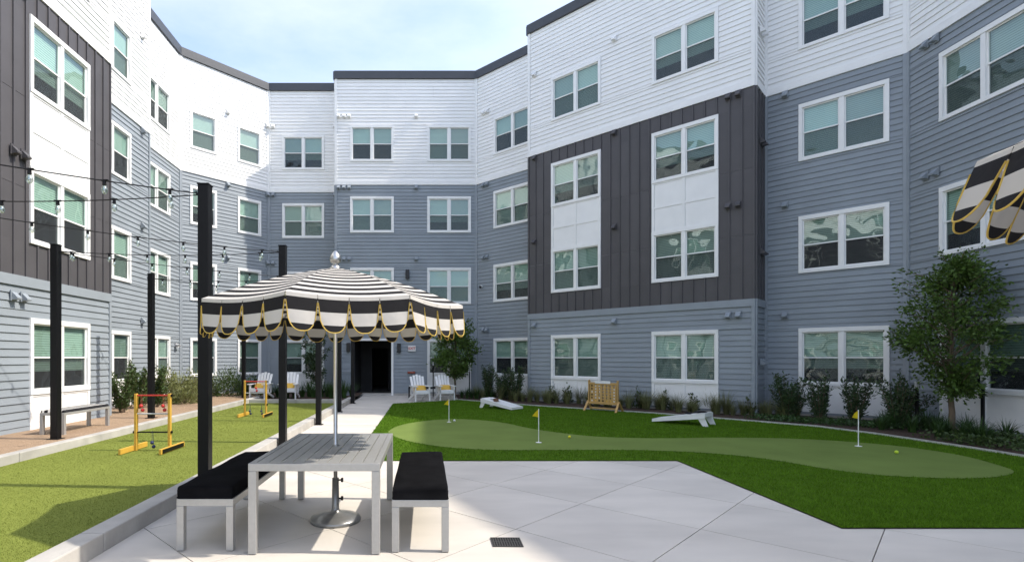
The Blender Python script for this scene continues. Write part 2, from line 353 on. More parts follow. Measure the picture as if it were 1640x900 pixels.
# windows: wall -> list of (u centre, kind); kind twin / single
T, S = 1.86, 1.08
WIN = {0: [(y+8, T) for y in (-5.2, -1.0, 3.2, 7.3, 11.42)], 2: [(2.03, T)], 4: [(1.53, T)], 5: [(.93, S), (2.92, S)], 6: [(1.55, T)],
       8: [(1.57, T), (4.85, T)], 9: [(1.88, T)], 11: [(1.9, T), (5.42, T)], 13: [(1.74, T)], 14: [(1.75, T), (5.3, T)], 15: [(1.7, T)], 16: [(2.2, T), (6.0, T)]}
STACK = {0, 11}                     # charcoal bays: second and third storey windows share one white surround
TALL = {0, 2, 4, 5, 6, 8, 9, 11, 13, 14}
DOOR = (8, .72, 2.48)               # wall, u0, u1
def openings(i):
    o = []
    for uc, wd in WIN.get(i, []):
        a, b = uc-wd/2, uc+wd/2
        for k, zt in enumerate(FLO):
            if i == 8 and k == 0 and uc < 2: continue
            lo = zt-WH
            if k == 0 and wd == T: lo = BASE+.05
            if i in STACK and k == 1: o.append((a, b, lo, FLO[2])); continue
            if i in STACK and k == 2: continue
            o.append((a, b, lo, zt))
    if i == DOOR[0]: o.append((DOOR[1], DOOR[2], 0, 2.42))
    return o
# --- window meshes (local: x along the wall, y into the wall, z up from the sill)
def win_meshes(wd):
    c = .085; mb = MB(); y0, y1 = -.052, .05
    mb.box(0, wd, y0, y1, WH-c*1.25, WH); mb.box(0, wd, y0-.004, y1, 0, c); mb.box(0, c, y0+.002, y1, c, WH-c*1.25); mb.box(wd-c, wd, y0+.002, y1, c, WH-c*1.25)
    bays = 2 if wd > 1.5 else 1; inn = wd-2*c; res = dict(panes=[]); 
    if bays == 2: mb.box(wd/2-.05, wd/2+.05, y0+.012, y1, c, WH-c*1.25)
    res['casing'] = mb.mesh('window', WTRIM)
    zc0, zc1 = c, WH-c*1.25; zm = (zc0+zc1)/2-.01; sash = MB()
    cells = [(c, wd-c)] if bays == 1 else [(c, wd/2-.05), (wd/2+.05, wd-c)]
    s = .032
    for a, b in cells:
        for (p, q, yy) in ((zm-s/2, zc1, .012), (zc0, zm+s/2, .026)):
            sash.box(a, a+s, yy-.02, yy+.012, p, q); sash.box(b-s, b, yy-.02, yy+.012, p, q)
            sash.box(a+s, b-s, yy-.018, yy+.012, p, p+s); sash.box(a+s, b-s, yy-.018, yy+.012, q-s, q)
            res['panes'].append((a+s, b-s, p+s, q-s, yy))
    res['sash'] = sash.mesh('sash', WTRIM)
    def rect(a, b, p, q, y, m, nm): return MB().add([(a,y,p),(b,y,p),(b,y,q),(a,y,q)], [(0,1,2,3)]).mesh(nm, m)
    res['pm'] = [rect(a, b, p, q, y, GLASS, 'pane') for a, b, p, q, y in res['panes']]
    res['sm'] = [rect(a-.005, b+.005, p-.005, q+.005, y-.012, SCREEN, 'insect_screen') for a, b, p, q, y in res['panes'] if p < zm-.2]
    res['blinds'] = {}
    for fr in (1.0, .72, .5):
        res['blinds'][fr] = [rect(a, b, zc1-(zc1-zc0)*fr, zc1, .06, BLIND, 'blind') for a, b in cells]
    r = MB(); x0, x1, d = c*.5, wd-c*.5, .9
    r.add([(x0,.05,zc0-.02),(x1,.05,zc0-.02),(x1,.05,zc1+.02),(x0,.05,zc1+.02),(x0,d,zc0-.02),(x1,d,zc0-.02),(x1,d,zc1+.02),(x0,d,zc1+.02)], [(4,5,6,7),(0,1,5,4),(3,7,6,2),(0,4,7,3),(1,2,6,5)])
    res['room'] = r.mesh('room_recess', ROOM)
    return res
WM = {T: win_meshes(T), S: win_meshes(S)}
def panel_set(i, uc, wd, z0, z1, rows, cols=2):
    p, u, n, Ln, rz = frame(i); o = p+u*(uc-wd/2)-BO; mb = MB(); st = .075; h = z1-z0
    mb.box(0, wd, -.012, .04, 0, h); mb.box(0, st, -.04, -.012, 0, h); mb.box(wd-st, wd, -.04, -.012, 0, h)
    for c in range(1, cols): x = wd*c/cols; mb.box(x-st/2, x+st/2, -.036, -.012, 0, h)
    zs = [h*r/rows for r in range(rows+1)]
    for k, z in enumerate(zs):
        a = max(0, z-st/2); b = min(h, z+st/2)
        for c in range(cols):
            xa = st if c == 0 else wd*c/cols+st/2; xb = wd-st if c == cols-1 else wd*(c+1)/cols-st/2
            mb.box(xa, xb, -.033, -.012, a, b)
    s = mb.build('infill_surround', WTRIM, bld, loc=(o.x, o.y, z0), rz=rz)
    for r in range(rows):
        for c in range(cols):
            xa = (st if c == 0 else wd*c/cols+st/2)+.004; xb = (wd-st if c == cols-1 else wd*(c+1)/cols-st/2)-.004
            za = zs[r]+(st if r == 0 else st/2)-(st/2 if r == 0 else 0)+.004; zb = zs[r+1]-st/2-.004
            MB().box(xa, xb, -.020, -.0125, za, zb).build('panel', WTRIM, s)
NW = 0
for i, ws in WIN.items():
    p, u, n, Ln, rz = frame(i)
    for uc, wd in ws:
        for k, zt in enumerate(FLO):
            if i == 8 and k == 0 and uc < 2: continue
            W = WM[wd]; o = p+u*(uc-wd/2)-BO; ww = link('window', W['casing'], bld, (o.x, o.y, zt-WH), rz)
            link('sash', W['sash'], ww)
            for m in W['pm']: link('pane', m, ww)
            for m in W['sm']: link('insect_screen', m, ww)
            q = rnd.random(); fr = 1.0 if q < .55 else (.72 if q < .78 else .5)
            for m in W['blinds'][fr]: link('blind', m, ww)
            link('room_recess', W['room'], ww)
            if k == 0 and wd == T: panel_set(i, uc, wd, BASE+.05, zt-WH-.004, 1)
            if i in STACK and k == 1: panel_set(i, uc, wd, zt+.003, FLO[2]-WH-.006, 2)
# --- cladding
EXP = .150
boards = []       # (wall, u0, u1, z0, z1, kind)
def free(i, z0, z1, L0, L1):      # u intervals fully free of openings over z0..z1
    iv = [(L0, L1)]
    for a, b, p, q in openings(i):
        if q <= z0+1e-4 or p >= z1-1e-4: continue
        nv = []
        for s, e in iv:
            if b <= s or a >= e: nv.append((s, e)); continue
            if a > s: nv.append((s, a))
            if b < e: nv.append((b, e))
        iv = nv
    return [t for t in iv if t[1]-t[0] > .012]
CB = .085
for i in range(len(PTS)-1):
    p, u, n, Ln, rz = frame(i)
    bay = i in (0, 1, 10, 11, 12)
    zones = [(BASE, 3.0, GREY), (ZB+.18, ZT, WHITE)]
    if not bay: zones = [(BASE, ZB, GREY), (ZB+.18, ZT, WHITE)]
    for z0, z1, m in zones:
        nr = round((z1-z0)/EXP); e = (z1-z0)/nr
        for r in range(nr):
            a, b = z0+r*e, z0+(r+1)*e
            cuts = sorted({a, b}|{z for o in openings(i) for z in o[2:] if a+.01 < z < b-.01})
            for za, zb in zip(cuts[:-1], cuts[1:]):
                for s, t in free(i, za, zb, CB, Ln-CB):
                    if t-s > 3.7: c = s+(t-s)*rnd.choice((.28, .37, .5, .61, .7)); boards.append((i, s, c-.0015, za, zb, m, len(cuts) == 2)); s = c+.0015
                    boards.append((i, s, t, za, zb, m, len(cuts) == 2))
def local(i, uu, outw, z):
    p, u, n, Ln, rz = FR[i]; return p+u*uu+n*outw+Vector((0,0,z))
FR = [frame(i) for i in range(len(PTS)-1)]
def board_verts(bd):
    i, s, t, a, b, m, full = bd; bo, to = .027, (.004 if full else .012)
    return [tuple(local(i, uu, oo, z)-BO) for uu, oo, z in ((s,.0,a),(t,.0,a),(t,bo,a),(s,bo,a),(s,.0,b),(t,.0,b),(t,to,b),(s,to,b))]
BF = [(0,1,2,3),(4,7,6,5),(3,2,6,7),(0,3,7,4),(1,5,6,2)]
def score(bd):
    i, s, t, a, b, m, full = bd; c = local(i, (s+t)/2, 0, (a+b)/2); best = 0
    for f in (.05, .5, .95):
        c = local(i, s+(t-s)*f, 0, (a+b)/2)
        if c.y < 3: continue
        px = 682+c.x/c.y*842; py = 573-(c.z-1.6)/c.y*842
        if -10 < px < 1650 and -10 < py < 910 and FR[i][2].dot(Vector((0,0,1.6))-c) > 0: best = max(best, 842*(b-a)/c.y)
    if t-s < .15: best *= .3
    return best
boards.sort(key=score, reverse=True)
WALLS = {}
for i in range(len(PTS)-1):
    p, u, n, Ln, rz = FR[i]; mb = MB()
    us = sorted({0, Ln}|{x for o in openings(i) for x in o[:2]}); zs = sorted({0, ZT}|{x for o in openings(i) for x in o[2:]})
    for a, b in zip(us[:-1], us[1:]):
        for c, d in zip(zs[:-1], zs[1:]):
            if any(o[0] < (a+b)/2 < o[1] and o[2] < (c+d)/2 < o[3] for o in openings(i)): continue
            mb.add([local(i, x, -.004, z)-BO for x, z in ((a,c),(b,c),(b,d),(a,d))], [(0,1,2,3)])
    WALLS[i] = mb.build('wall', GTRIM, bld)
for bd in boards[:300]:
    MB().add(board_verts(bd), BF).build('siding_board', bd[5], WALLS[bd[0]])
mb = MB()
for bd in boards[300:]: mb.add(board_verts(bd), BF, None, 0 if bd[5] is GREY else 1)
fs = mb.build('siding', [GREY, WHITE], bld); fs['kind'] = 'stuff'
def wbox(i, u0, u1, o0, o1, z0, z1, mb=None):
    p, u, n, Ln, rz = FR[i]; mb = mb or MB()
    vs = [local(i, uu, oo, zz)-BO for zz in (z0, z1) for uu, oo in ((u0,o0),(u0,o1),(u1,o1),(u1,o0))]
    return mb.add(vs, [(0,3,2,1),(4,5,6,7),(0,1,5,4),(1,2,6,5),(2,3,7,6),(3,0,4,7)])
for i in range(len(PTS)-1):
    p, u, n, Ln, rz = FR[i]; bay = i in (0, 1, 10, 11, 12); e = .0012*(i % 3)
    # corner boards, frieze bands, coping
    for s, t in ((0, CB), (Ln-CB, Ln)):
        wbox(i, s, t, 0, .043+e, BASE, 3.0 if bay else ZB).build('corner_board', GTRIM, WALLS[i])
        wbox(i, s, t, 0, .043+e, ZB+.18, ZT).build('corner_board', WTRIM, WALLS[i])
    wbox(i, 0, Ln, 0, .046+e, ZB, ZB+.18).build('frieze_board', WTRIM, WALLS[i])
    if bay: wbox(i, 0, Ln, 0, .048+e, 3.0, 3.2).build('frieze_board', GTRIM, WALLS[i])
    wbox(i, -.03, Ln+.03, -.35, .085+e, ZT+.002*(i % 3), ZC-.003*(i % 3)).build('coping', COPE, bld)
    wbox(i, 0, Ln, 0, .012, -.05, BASE).build('footing', CURB, WALLS[i])
    if bay:     # board and batten cladding, panel by panel
        nc = max(1, round(Ln/.31)); pw = Ln/nc
        for c in range(nc):
            a, b = c*pw, (c+1)*pw
            if i == 0 and b < 13: 
                continue
            for lo, hi in ((3.2, 4.95), (4.957, 6.75), (6.757, ZB)):
                zc = [(lo, hi)]; cuts = [(s, t) for s, t in [(a, b)]]
                zs = sorted({lo, hi}|{z for o in openings(i) for z in o[2:] if lo < z < hi})
                for z0, z1 in zip(zs[:-1], zs[1:]):
                    for s, t in free(i, z0, z1, a+.001, b-.001): wbox(i, s, t, 0, .012, z0, z1-.001).build('panel', DARK, WALLS[i])
        for c in range(nc+1):
            x = min(max(c*pw, .025), Ln-.025)
            if i == 0 and x < 13: continue
            blk = [(o[2], o[3]) for o in openings(i) if o[0]-.02 < x < o[1]+.02]
            segs = [(3.2, ZB)]
            for q0, q1 in blk:
                ns = []
                for s, t in segs:
                    if q1 <= s or q0 >= t: ns.append((s, t)); continue
                    if q0 > s: ns.append((s, q0))
                    if q1 < t: ns.append((q1, t))
                segs = ns
            for s, t in segs: wbox(i, x-.02, x+.02, 0, .042, s, t).build('batten', DARK, WALLS[i])
        if i == 0: 
            for s, t in ((CB, 13),): wbox(i, 0, 13, 0, .013, 3.2, ZB).build('panel', DARK, WALLS[i])
# roof and the outer walls
out = [(26,-8),(26,36),(-22,36),(-22,-8)]
rf = sheet('roof', [(x, y) for x, y in PTS]+out, 13.4, COPE); del rf['kind']; rf.parent = bld; rf.location = (0, -22, 0)
mb = MB(); op = [PTS[-1]]+out+[PTS[0]]
for (a, b), (c, d) in zip(op[:-1], op[1:]): mb.add([(a,b-22,-.05),(c,d-22,-.05),(c,d-22,13.4),(a,b-22,13.4)], [(0,1,2,3)])
mb.build('outer_wall', GTRIM, bld)
# vents: hooded exhaust caps
vm = MB(); vm.box(-.075, .075, -.02, 0, -.09, .11); vm.add([(-.06,-.02,.08),(.06,-.02,.08),(.06,-.13,-.03),(-.06,-.13,-.03),(-.06,-.02,-.07),(.06,-.02,-.07),(.06,-.125,-.06),(-.06,-.125,-.06)], [(0,3,2,1),(3,7,6,2),(0,4,7,3),(1,2,6,5),(4,5,6,7)])
VME = {k: vm.mesh('vent_hood', m) for k, m in (('g', GTRIM), ('w', WTRIM), ('d', DARK))}
VENTS = {0: [18.3, 18.05], 2: [3.6], 5: [1.95, 3.75], 6: [.22, 2.95], 8: [.15, .38, .6, 3.45], 9: [.42, .62], 11: [.28, 3.3, 6.6, 6.85], 12: [.35, .6], 13: [.5], 14: [.5, .75]}
for i, us in VENTS.items():
    p, u, n, Ln, rz = FR[i]
    for uu in us:
        for k in range(4):
            z = 2.78+PITCH*k; c = 'w' if z > ZB else ('d' if i in (0, 11, 12) and z > 3.2 else 'g')
            if i in (0,) and k == 1: z -= 0.25
            if i == 12: z -= 1.3
            o = p+u*uu+n*.042-BO; link('vent_hood', VME[c], bld, (o.x, o.y, z), rz)
# doorway and corridor behind it
i, a, b = DOOR
wbox(i, a, a+.09, -.05, .04, 0, 2.42, wbox(i, b-.09, b, -.05, .04, 0, 2.42, wbox(i, a+.09, b-.09, -.05, .042, 2.33, 2.42))).build('door_surround', WTRIM, bld)
x0, x1 = -3.86+a, -3.86+b
def q(vs, nm, m): MB().add([(x, y-22, z) for x, y, z in vs], [(0,1,2,3)]).build(nm, m, bld)
D = 9.0
q([(x0,22.42,.002),(x1,22.42,.002),(x1,22.4+D,.002),(x0,22.4+D,.002)], 'corridor_floor', HFLOOR)
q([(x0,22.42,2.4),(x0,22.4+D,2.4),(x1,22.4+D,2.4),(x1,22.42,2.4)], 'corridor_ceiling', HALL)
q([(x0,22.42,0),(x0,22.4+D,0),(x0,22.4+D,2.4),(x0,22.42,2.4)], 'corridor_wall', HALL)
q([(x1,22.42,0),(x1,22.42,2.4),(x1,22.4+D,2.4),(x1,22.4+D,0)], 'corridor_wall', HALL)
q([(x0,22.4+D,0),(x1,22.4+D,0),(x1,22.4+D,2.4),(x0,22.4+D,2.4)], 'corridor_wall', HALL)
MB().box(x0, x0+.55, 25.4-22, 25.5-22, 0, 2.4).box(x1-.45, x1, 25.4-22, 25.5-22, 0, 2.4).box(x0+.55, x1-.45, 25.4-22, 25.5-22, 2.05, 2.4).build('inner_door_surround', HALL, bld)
# small fixtures on the walls
def sconce(i, uu, z, lab):
    p, u, n, Ln, rz = FR[i]; o = p+u*uu+n*.02
    t = thing('wall_lamp', lab, 'wall lamp', (o.x, o.y, z), rz, 'black wall lamps')
    MB().box(-.06, .06, -.02, 0, -.1, .1).build('mounting_plate', LAMPB, t); MB().box(-.08, .08, -.13, -.022, -.19, .19).build('lamp_body', LAMPB, t, bevel=.008)
sconce(8, .58, 2.05, 'black box wall lamp left of the open doorway'); sconce(8, 2.72, 2.02, 'black box wall lamp between doorway and exit sign'); sconce(8, 3.08, 5.15, 'black box wall lamp on the grey wall above the doorway')
p, u, n, Ln, rz = FR[8]; o = p+u*3.27+n*.03
t = thing('exit_sign', 'white exit sign with red letters right of the doorway', 'sign', (o.x, o.y, 2.0), rz)
MB().box(-.16, .16, -.06, 0, -.12, .12).build('sign_box', SIGNW, t, bevel=.006)
cu = bpy.data.curves.new('lettering', 'FONT'); cu.body = 'EXIT'; cu.size = .145; cu.align_x = 'CENTER'; cu.align_y = 'CENTER'; cu.extrude = .002; cu.offset = .003
tmp = bpy.data.objects.new('tmp', cu); COL.objects.link(tmp); dg = bpy.context.evaluated_depsgraph_get(); me = bpy.data.meshes.new_from_object(tmp.evaluated_get(dg)); bpy.data.objects.remove(tmp)
me.materials.clear(); me.materials.append(SIGNR); lt = link('lettering', me, t, (0, -.064, 0)); lt.rotation_euler = (R(90), 0, 0)
o = p+u*3.25+n*.02
t = thing('pipe_fitting', 'small red and brown pipe fitting on the wall below the exit sign', 'pipe fitting', (o.x, o.y, .98), rz)
mb = MB(); mb.path([(0,0,0),(0,-.1,0)], .05, 10); mb.path([(-.1,-.12,.0),(.1,-.12,.0)], .045, 10); mb.build('pipe', PIPER, t, True)
MB().path([(-.1,-.12,0),(-.15,-.14,0)], .055, 10).path([(.1,-.12,0),(.15,-.14,0)], .055, 10).build('cap', PIPER, t, True)
p, u, n, Ln, rz = FR[9]; o = p+u*.32+n*.03
t = thing('security_camera', 'small white security camera on the angled grey wall', 'camera', (o.x, o.y, 4.6), rz)
MB().path([(0,0,0),(0,-.07,0)], .05, 10).build('mount', WTRIM, t); MB().sphere((0,-.1,-.03), .055).build('dome', LAMPB, t, True)
p, u, n, Ln, rz = FR[4]; o = p+u*2.9+n*.03
t = thing('wall_spotlight', 'small grey spotlight on the sunlit left wall near the corner', 'spotlight', (o.x, o.y, 2.1), rz)
MB().box(-.05, .05, -.03, 0, -.07, .07).build('mount', PLGREY, t); MB().path([(-.03,-.05,0),(-.07,-.16,-.05)], [.04,.06], 10).path([(.03,-.05,0),(.07,-.16,-.05)], [.04,.06], 10).build('lamp_head', PLGREY, t, True)
p, u, n, Ln, rz = FR[2]; o = p+u*3.7+n*.03
t = thing('utility_box', 'grey utility box on the left wall behind the shrubs', 'utility box', (o.x, o.y, .9), rz)
MB().box(-.11, .11, -.12, 0, 0, .32).build('box_body', PLGREY, t, bevel=.01); MB().box(-.12, .12, -.135, -.122, -.01, .33).build('lid', PLGREY, t, bevel=.005); MB().path([(0,-.06,0),(0,-.06,-.75)], .02).build('conduit', PLGREY, t)
# open gate leaf left of the doorway
t = thing('gate', 'grey metal gate with wire mesh standing open beside the doorway', 'gate', (-3.2, 20.9, 0), R(38))
MB().box(-.42, -.38, -.02, .02, 0, 1.35).box(.38, .42, -.02, .02, 0, 1.35).box(-.38, .38, -.018, .018, 1.3, 1.345).box(-.38, .38, -.018, .018, .1, .145).box(-.38, .38, -.018, .018, .98, 1.02).build('frame', GATEM, t)
mb = MB()
for k in range(13): mb.box(-.36+k*.06, -.354+k*.06, -.004, .004, .145, .98)
for k in range(14): mb.box(-.38, .38, -.0075, -.0045, .2+k*.058, .206+k*.058)
mb.build('wire_mesh', GATEM, t); MB().box(-.37, .37, .006, .012, .15, .98).build('back_panel', GATEM, t)
MB().path([(.3,-.03,1.1),(.3,-.09,1.12),(.3,-.09,1.26)], .012).build('handle', BLACK, t)

# ================================================================== POSTS AND STRING LIGHTS
PH = 3.6
RP = [(-2.57, y) for y in (3.0, 6.12, 9.45, 12.6, 15.6, 18.5)]; LP = [(-6.58, y) for y in (3.1, 6.2, 9.35, 12.6, 15.85, 19.0)]
rl = [None, 'black steel post behind the left bench cushion, nearest of its row', 'second black post of the walkway row, left of the parasol pole', 'third black post of the walkway row, just left of the parasol pole', 'fourth black post of the walkway row, right beside the parasol pole', 'farthest black post of the walkway row, at the doorway edge']
ll = [None, None, 'black steel post in the gravel bed in front of the striped bench', 'black steel post in the gravel bed behind the near ladder game', 'black steel post in the gravel bed hidden behind the near walkway post', 'farthest black post of the gravel bed row, by the far ladder game']
def post(x, y, lab, z0):
    t = thing('steel_post', lab, 'post', (x, y, z0), 0, 'black posts carrying the string lights'); h = PH-z0
    MB().box(-.062, .062, -.062, .062, 0, h).build('shaft', BLACK, t, bevel=.006); MB().box(-.068, .068, -.068, .068, h+.001, h+.014).build('cap', BLACK, t)
    MB().box(-.1, .1, -.1, .1, -.02, .012).build('base_plate', BLACK, t); MB().path([(-.062,0,h-.1),(-.1,0,h-.1),(-.1,0,h-.07)], .006, 6).build('hook', BLACK, t)
for (x, y), lab in zip(RP, rl):
    if lab: post(x, y, lab, 0)
for (x, y), lab in zip(LP, ll):
    if lab: post(x, y, lab, .16)
socket = MB().path([(0,0,0),(0,0,-.045)], [.016,.02], 8).box(-.04, .04, -.012, .012, -.002, .012).mesh('socket', BLACK)
bulb = MB().lathe([(.012,-.045),(.02,-.06),(.031,-.09),(.03,-.11),(.018,-.132),(.002,-.14)], n=10).mesh('bulb', BULB, True)
def wire(a, b, lab, sag=.07):
    a = Vector(a); b = Vector(b); L_ = (b-a).length; t = thing('string_light', lab, 'string lights', a, 0, 'string lights strung across the bocce court')
    P = lambda s: (b-a)*s+Vector((0,0,-4*sag*s*(1-s)))
    MB().path([P(k/24) for k in range(25)], .007, 5).build('cable', BLACK, t)
    n = int(L_/.62)
    for k in range(n):
        c = P((k+.4)/n); bb = link('bulb', bulb, t, c); link('socket', socket, bb)
tp = lambda P, z=3.5: (P[0], P[1], z)
wl = {(0,1):'topmost string of bulbs from the near walkway post up to the left', (1,1):'second string of bulbs from the near walkway post running level to the left',
 (1,2):'string of bulbs from the second walkway post sloping up to the left edge', (2,2):'string of bulbs between the striped bench post and the second walkway post', (2,3):'string of bulbs from the striped bench post toward the third walkway post',
 (3,3):'string of bulbs between the second gravel bed post and the third walkway post', (3,4):'string of bulbs from the second gravel bed post toward the fourth walkway post', (4,4):'string of bulbs from the hidden gravel bed post to the fourth walkway post',
 (4,5):'string of bulbs from the hidden gravel bed post toward the farthest walkway post', (5,5):'farthest string of bulbs between the last posts by the doorway'}
for (a, b), lab in wl.items(): wire(tp(LP[a]), tp(RP[b]), lab)

# ================================================================== PARASOLS
def parasol(cx, cy, rim, rot, label, RR=1.25, flare=.0):
    t = thing('parasol', label, 'parasol', (cx, cy, 0), 0, 'striped parasols'); H = .39; drop = rim-2.1
    def rib(k): a = rot+R(45)*k; return Vector((math.sin(a), -math.cos(a), 0))
    def prof(s): return rim+H*(1-s)+.035*math.sin(math.pi*s)
    nS, nT = 16, 12
    for k in range(8):
        A, B = rib(k), rib(k+1); vs = []; uv = []; fs = []; fu = []
        for si in range(nS+1):
            s = .045+(1-.045)*si/nS
            for ti in range(nT+1):
                tt = ti/nT; d = A.lerp(B, tt)*RR*s; sag = math.sin(math.pi*tt)*s
                pt = Vector((d.x, d.y, prof(s)-.028*sag)); pt -= (A+B).normalized()*.018*sag*s
                vs.append(pt); uv.append((tt, s*RR*.92))
        W_ = nT+1
        for si in range(nS):
            for ti in range(nT):
                f = (si*W_+ti, (si+1)*W_+ti, (si+1)*W_+ti+1, si*W_+ti+1); fs.append(f); fu.append([uv[x] for x in f])
        MB().add(vs, fs, fu).build('canopy_panel', CANVAS, t, True)
        # valance with four scallops
        nrm = (A+B).normalized(); nv = 14; nd = 7
        mbv = MB(); mbp = MB()
        for sc in range(4):
            vs = []; uv = []; edge = []
            for wi in range(nv+1):
                wv = wi/nv; tt = (sc+.012+.976*wv)/4; d = A.lerp(B, tt)*RR; sag = math.sin(math.pi*tt)
                top = Vector((d.x, d.y, prof(1)-.028*sag))-nrm*.018*sag
                dep = .06+.225*max(0, 1-abs(2*wv-1)**2.6)**(1/2.2)
                for di in range(nd+1):
                    v = dep*di/nd; bul = .018*math.sin(math.pi*wv)*(v/.25)+(.012*math.sin(sc*2.1+k*1.7)+.015+flare)*(v/.25)
                    vs.append(top+nrm*(bul+.004)-Vector((0,0,v))); uv.append((tt, v))
                edge.append(vs[-1]+nrm*.001)
            W_ = nd+1; fs = []; fu = []
            for wi in range(nv):
                for di in range(nd):
                    f = (wi*W_+di, (wi+1)*W_+di, (wi+1)*W_+di+1, wi*W_+di+1); fs.append(f); fu.append([uv[x] for x in f])
            mbv.add(vs, fs, fu); mbp.path(edge, .0042, 6)
        vo = mbv.build('valance', VALANCE, t, True); mbp.build('piping', PIPE, vo, True)
        d = A*RR
        MB().path([(d.x*.05, d.y*.05, prof(.05)-.03), (d.x*.5, d.y*.5, prof(.5)-.022), (d.x, d.y, prof(1)-.018)], .009, 6).build('rib', STEEL, t)
        MB().path([(d.x*.03, d.y*.03, rim-.12), (d.x*.52, d.y*.52, prof(.52)-.03)], .007, 6).build('strut', STEEL, t)
    MB().path([(0,0,.05),(0,0,rim+H-.01)], .019, 14).build('pole', STEEL, t, True)
    MB().lathe([(.055,rim+H-.035),(.05,rim+H+.0),(.03,rim+H+.02),(.022,rim+H+.03),(.05,rim+H+.05),(.058,rim+H+.08),(.045,rim+H+.12),(.018,rim+H+.155),(.003,rim+H+.165)], n=18).build('finial', STEEL, t, True)
    MB().lathe([(.05,rim-.16),(.05,rim-.09),(.03,rim-.08)], n=14).build('hub', STEEL, t, True)
    base = MB().lathe([(.245,.0),(.25,.02),(.24,.04),(.12,.075),(.045,.095),(.036,.13),(.032,.42)], n=40).build('base', BASEM, t, True)
    for z in (.22, .40):
        MB().path([(.03,0,z),(.055,0,z)], .008, 8).path([(.055,0,z),(.075,0,z)], .022, 12).build('knob', BLACK, base)
    return t
parasol(-.89, 5.18, 2.1, R(-7.5), 'black and white striped parasol with scalloped yellow piped edge over the table')
parasol(3.44, 1.55, 2.51, R(0), 'black and white striped parasol cut off by the right picture edge', flare=.07)

# ================================================================== TABLE AND BENCHES
t = thing('dining_table', 'silver metal slatted dining table under the striped parasol', 'table', (-.91, 5.13, 0))
hx, hy, lg = .535, .86, .066
f = MB(); f.box(-hx, hx, -hy, -hy+lg, .68, .742).box(-hx, hx, hy-lg, hy, .68, .742).box(-hx, -hx+.05, -hy+lg, hy-lg, .68, .742).box(hx-.05, hx, -hy+lg, hy-lg, .68, .742)
f.build('frame', BRUSH, t, bevel=.004)
for sx in (-1, 1):
    for sy in (-1, 1): MB().box(sx*hx-(lg if sx > 0 else 0), sx*hx+(lg if sx < 0 else 0), sy*hy-(lg if sy > 0 else 0), sy*hy+(lg if sy < 0 else 0), .006, .679).build('leg', BRUSH, t, bevel=.004)
ns = 10; wsl = (2*hx-.10)/ns
for k in range(ns):
    x = -hx+.05+k*wsl
    if k in (4, 5): 
        c = .021; xa, xb = x+.004, x+wsl-.004
        mb = MB()
        if True:
            mb.box(xa, xb, -hy+lg+.003, hy-lg-.003, .715, .738)
        mb.build('slat', BRUSH, t, bevel=.002)
    else: MB().box(x+.004, x+wsl-.004, -hy+lg+.003, hy-lg-.003, .715, .738).build('slat', BRUSH, t, bevel=.002)
MB().lathe([(.034,.739),(.034,.748),(.022,.749)], (.02,.05,0), 18).build('parasol_ring', STEEL, t)
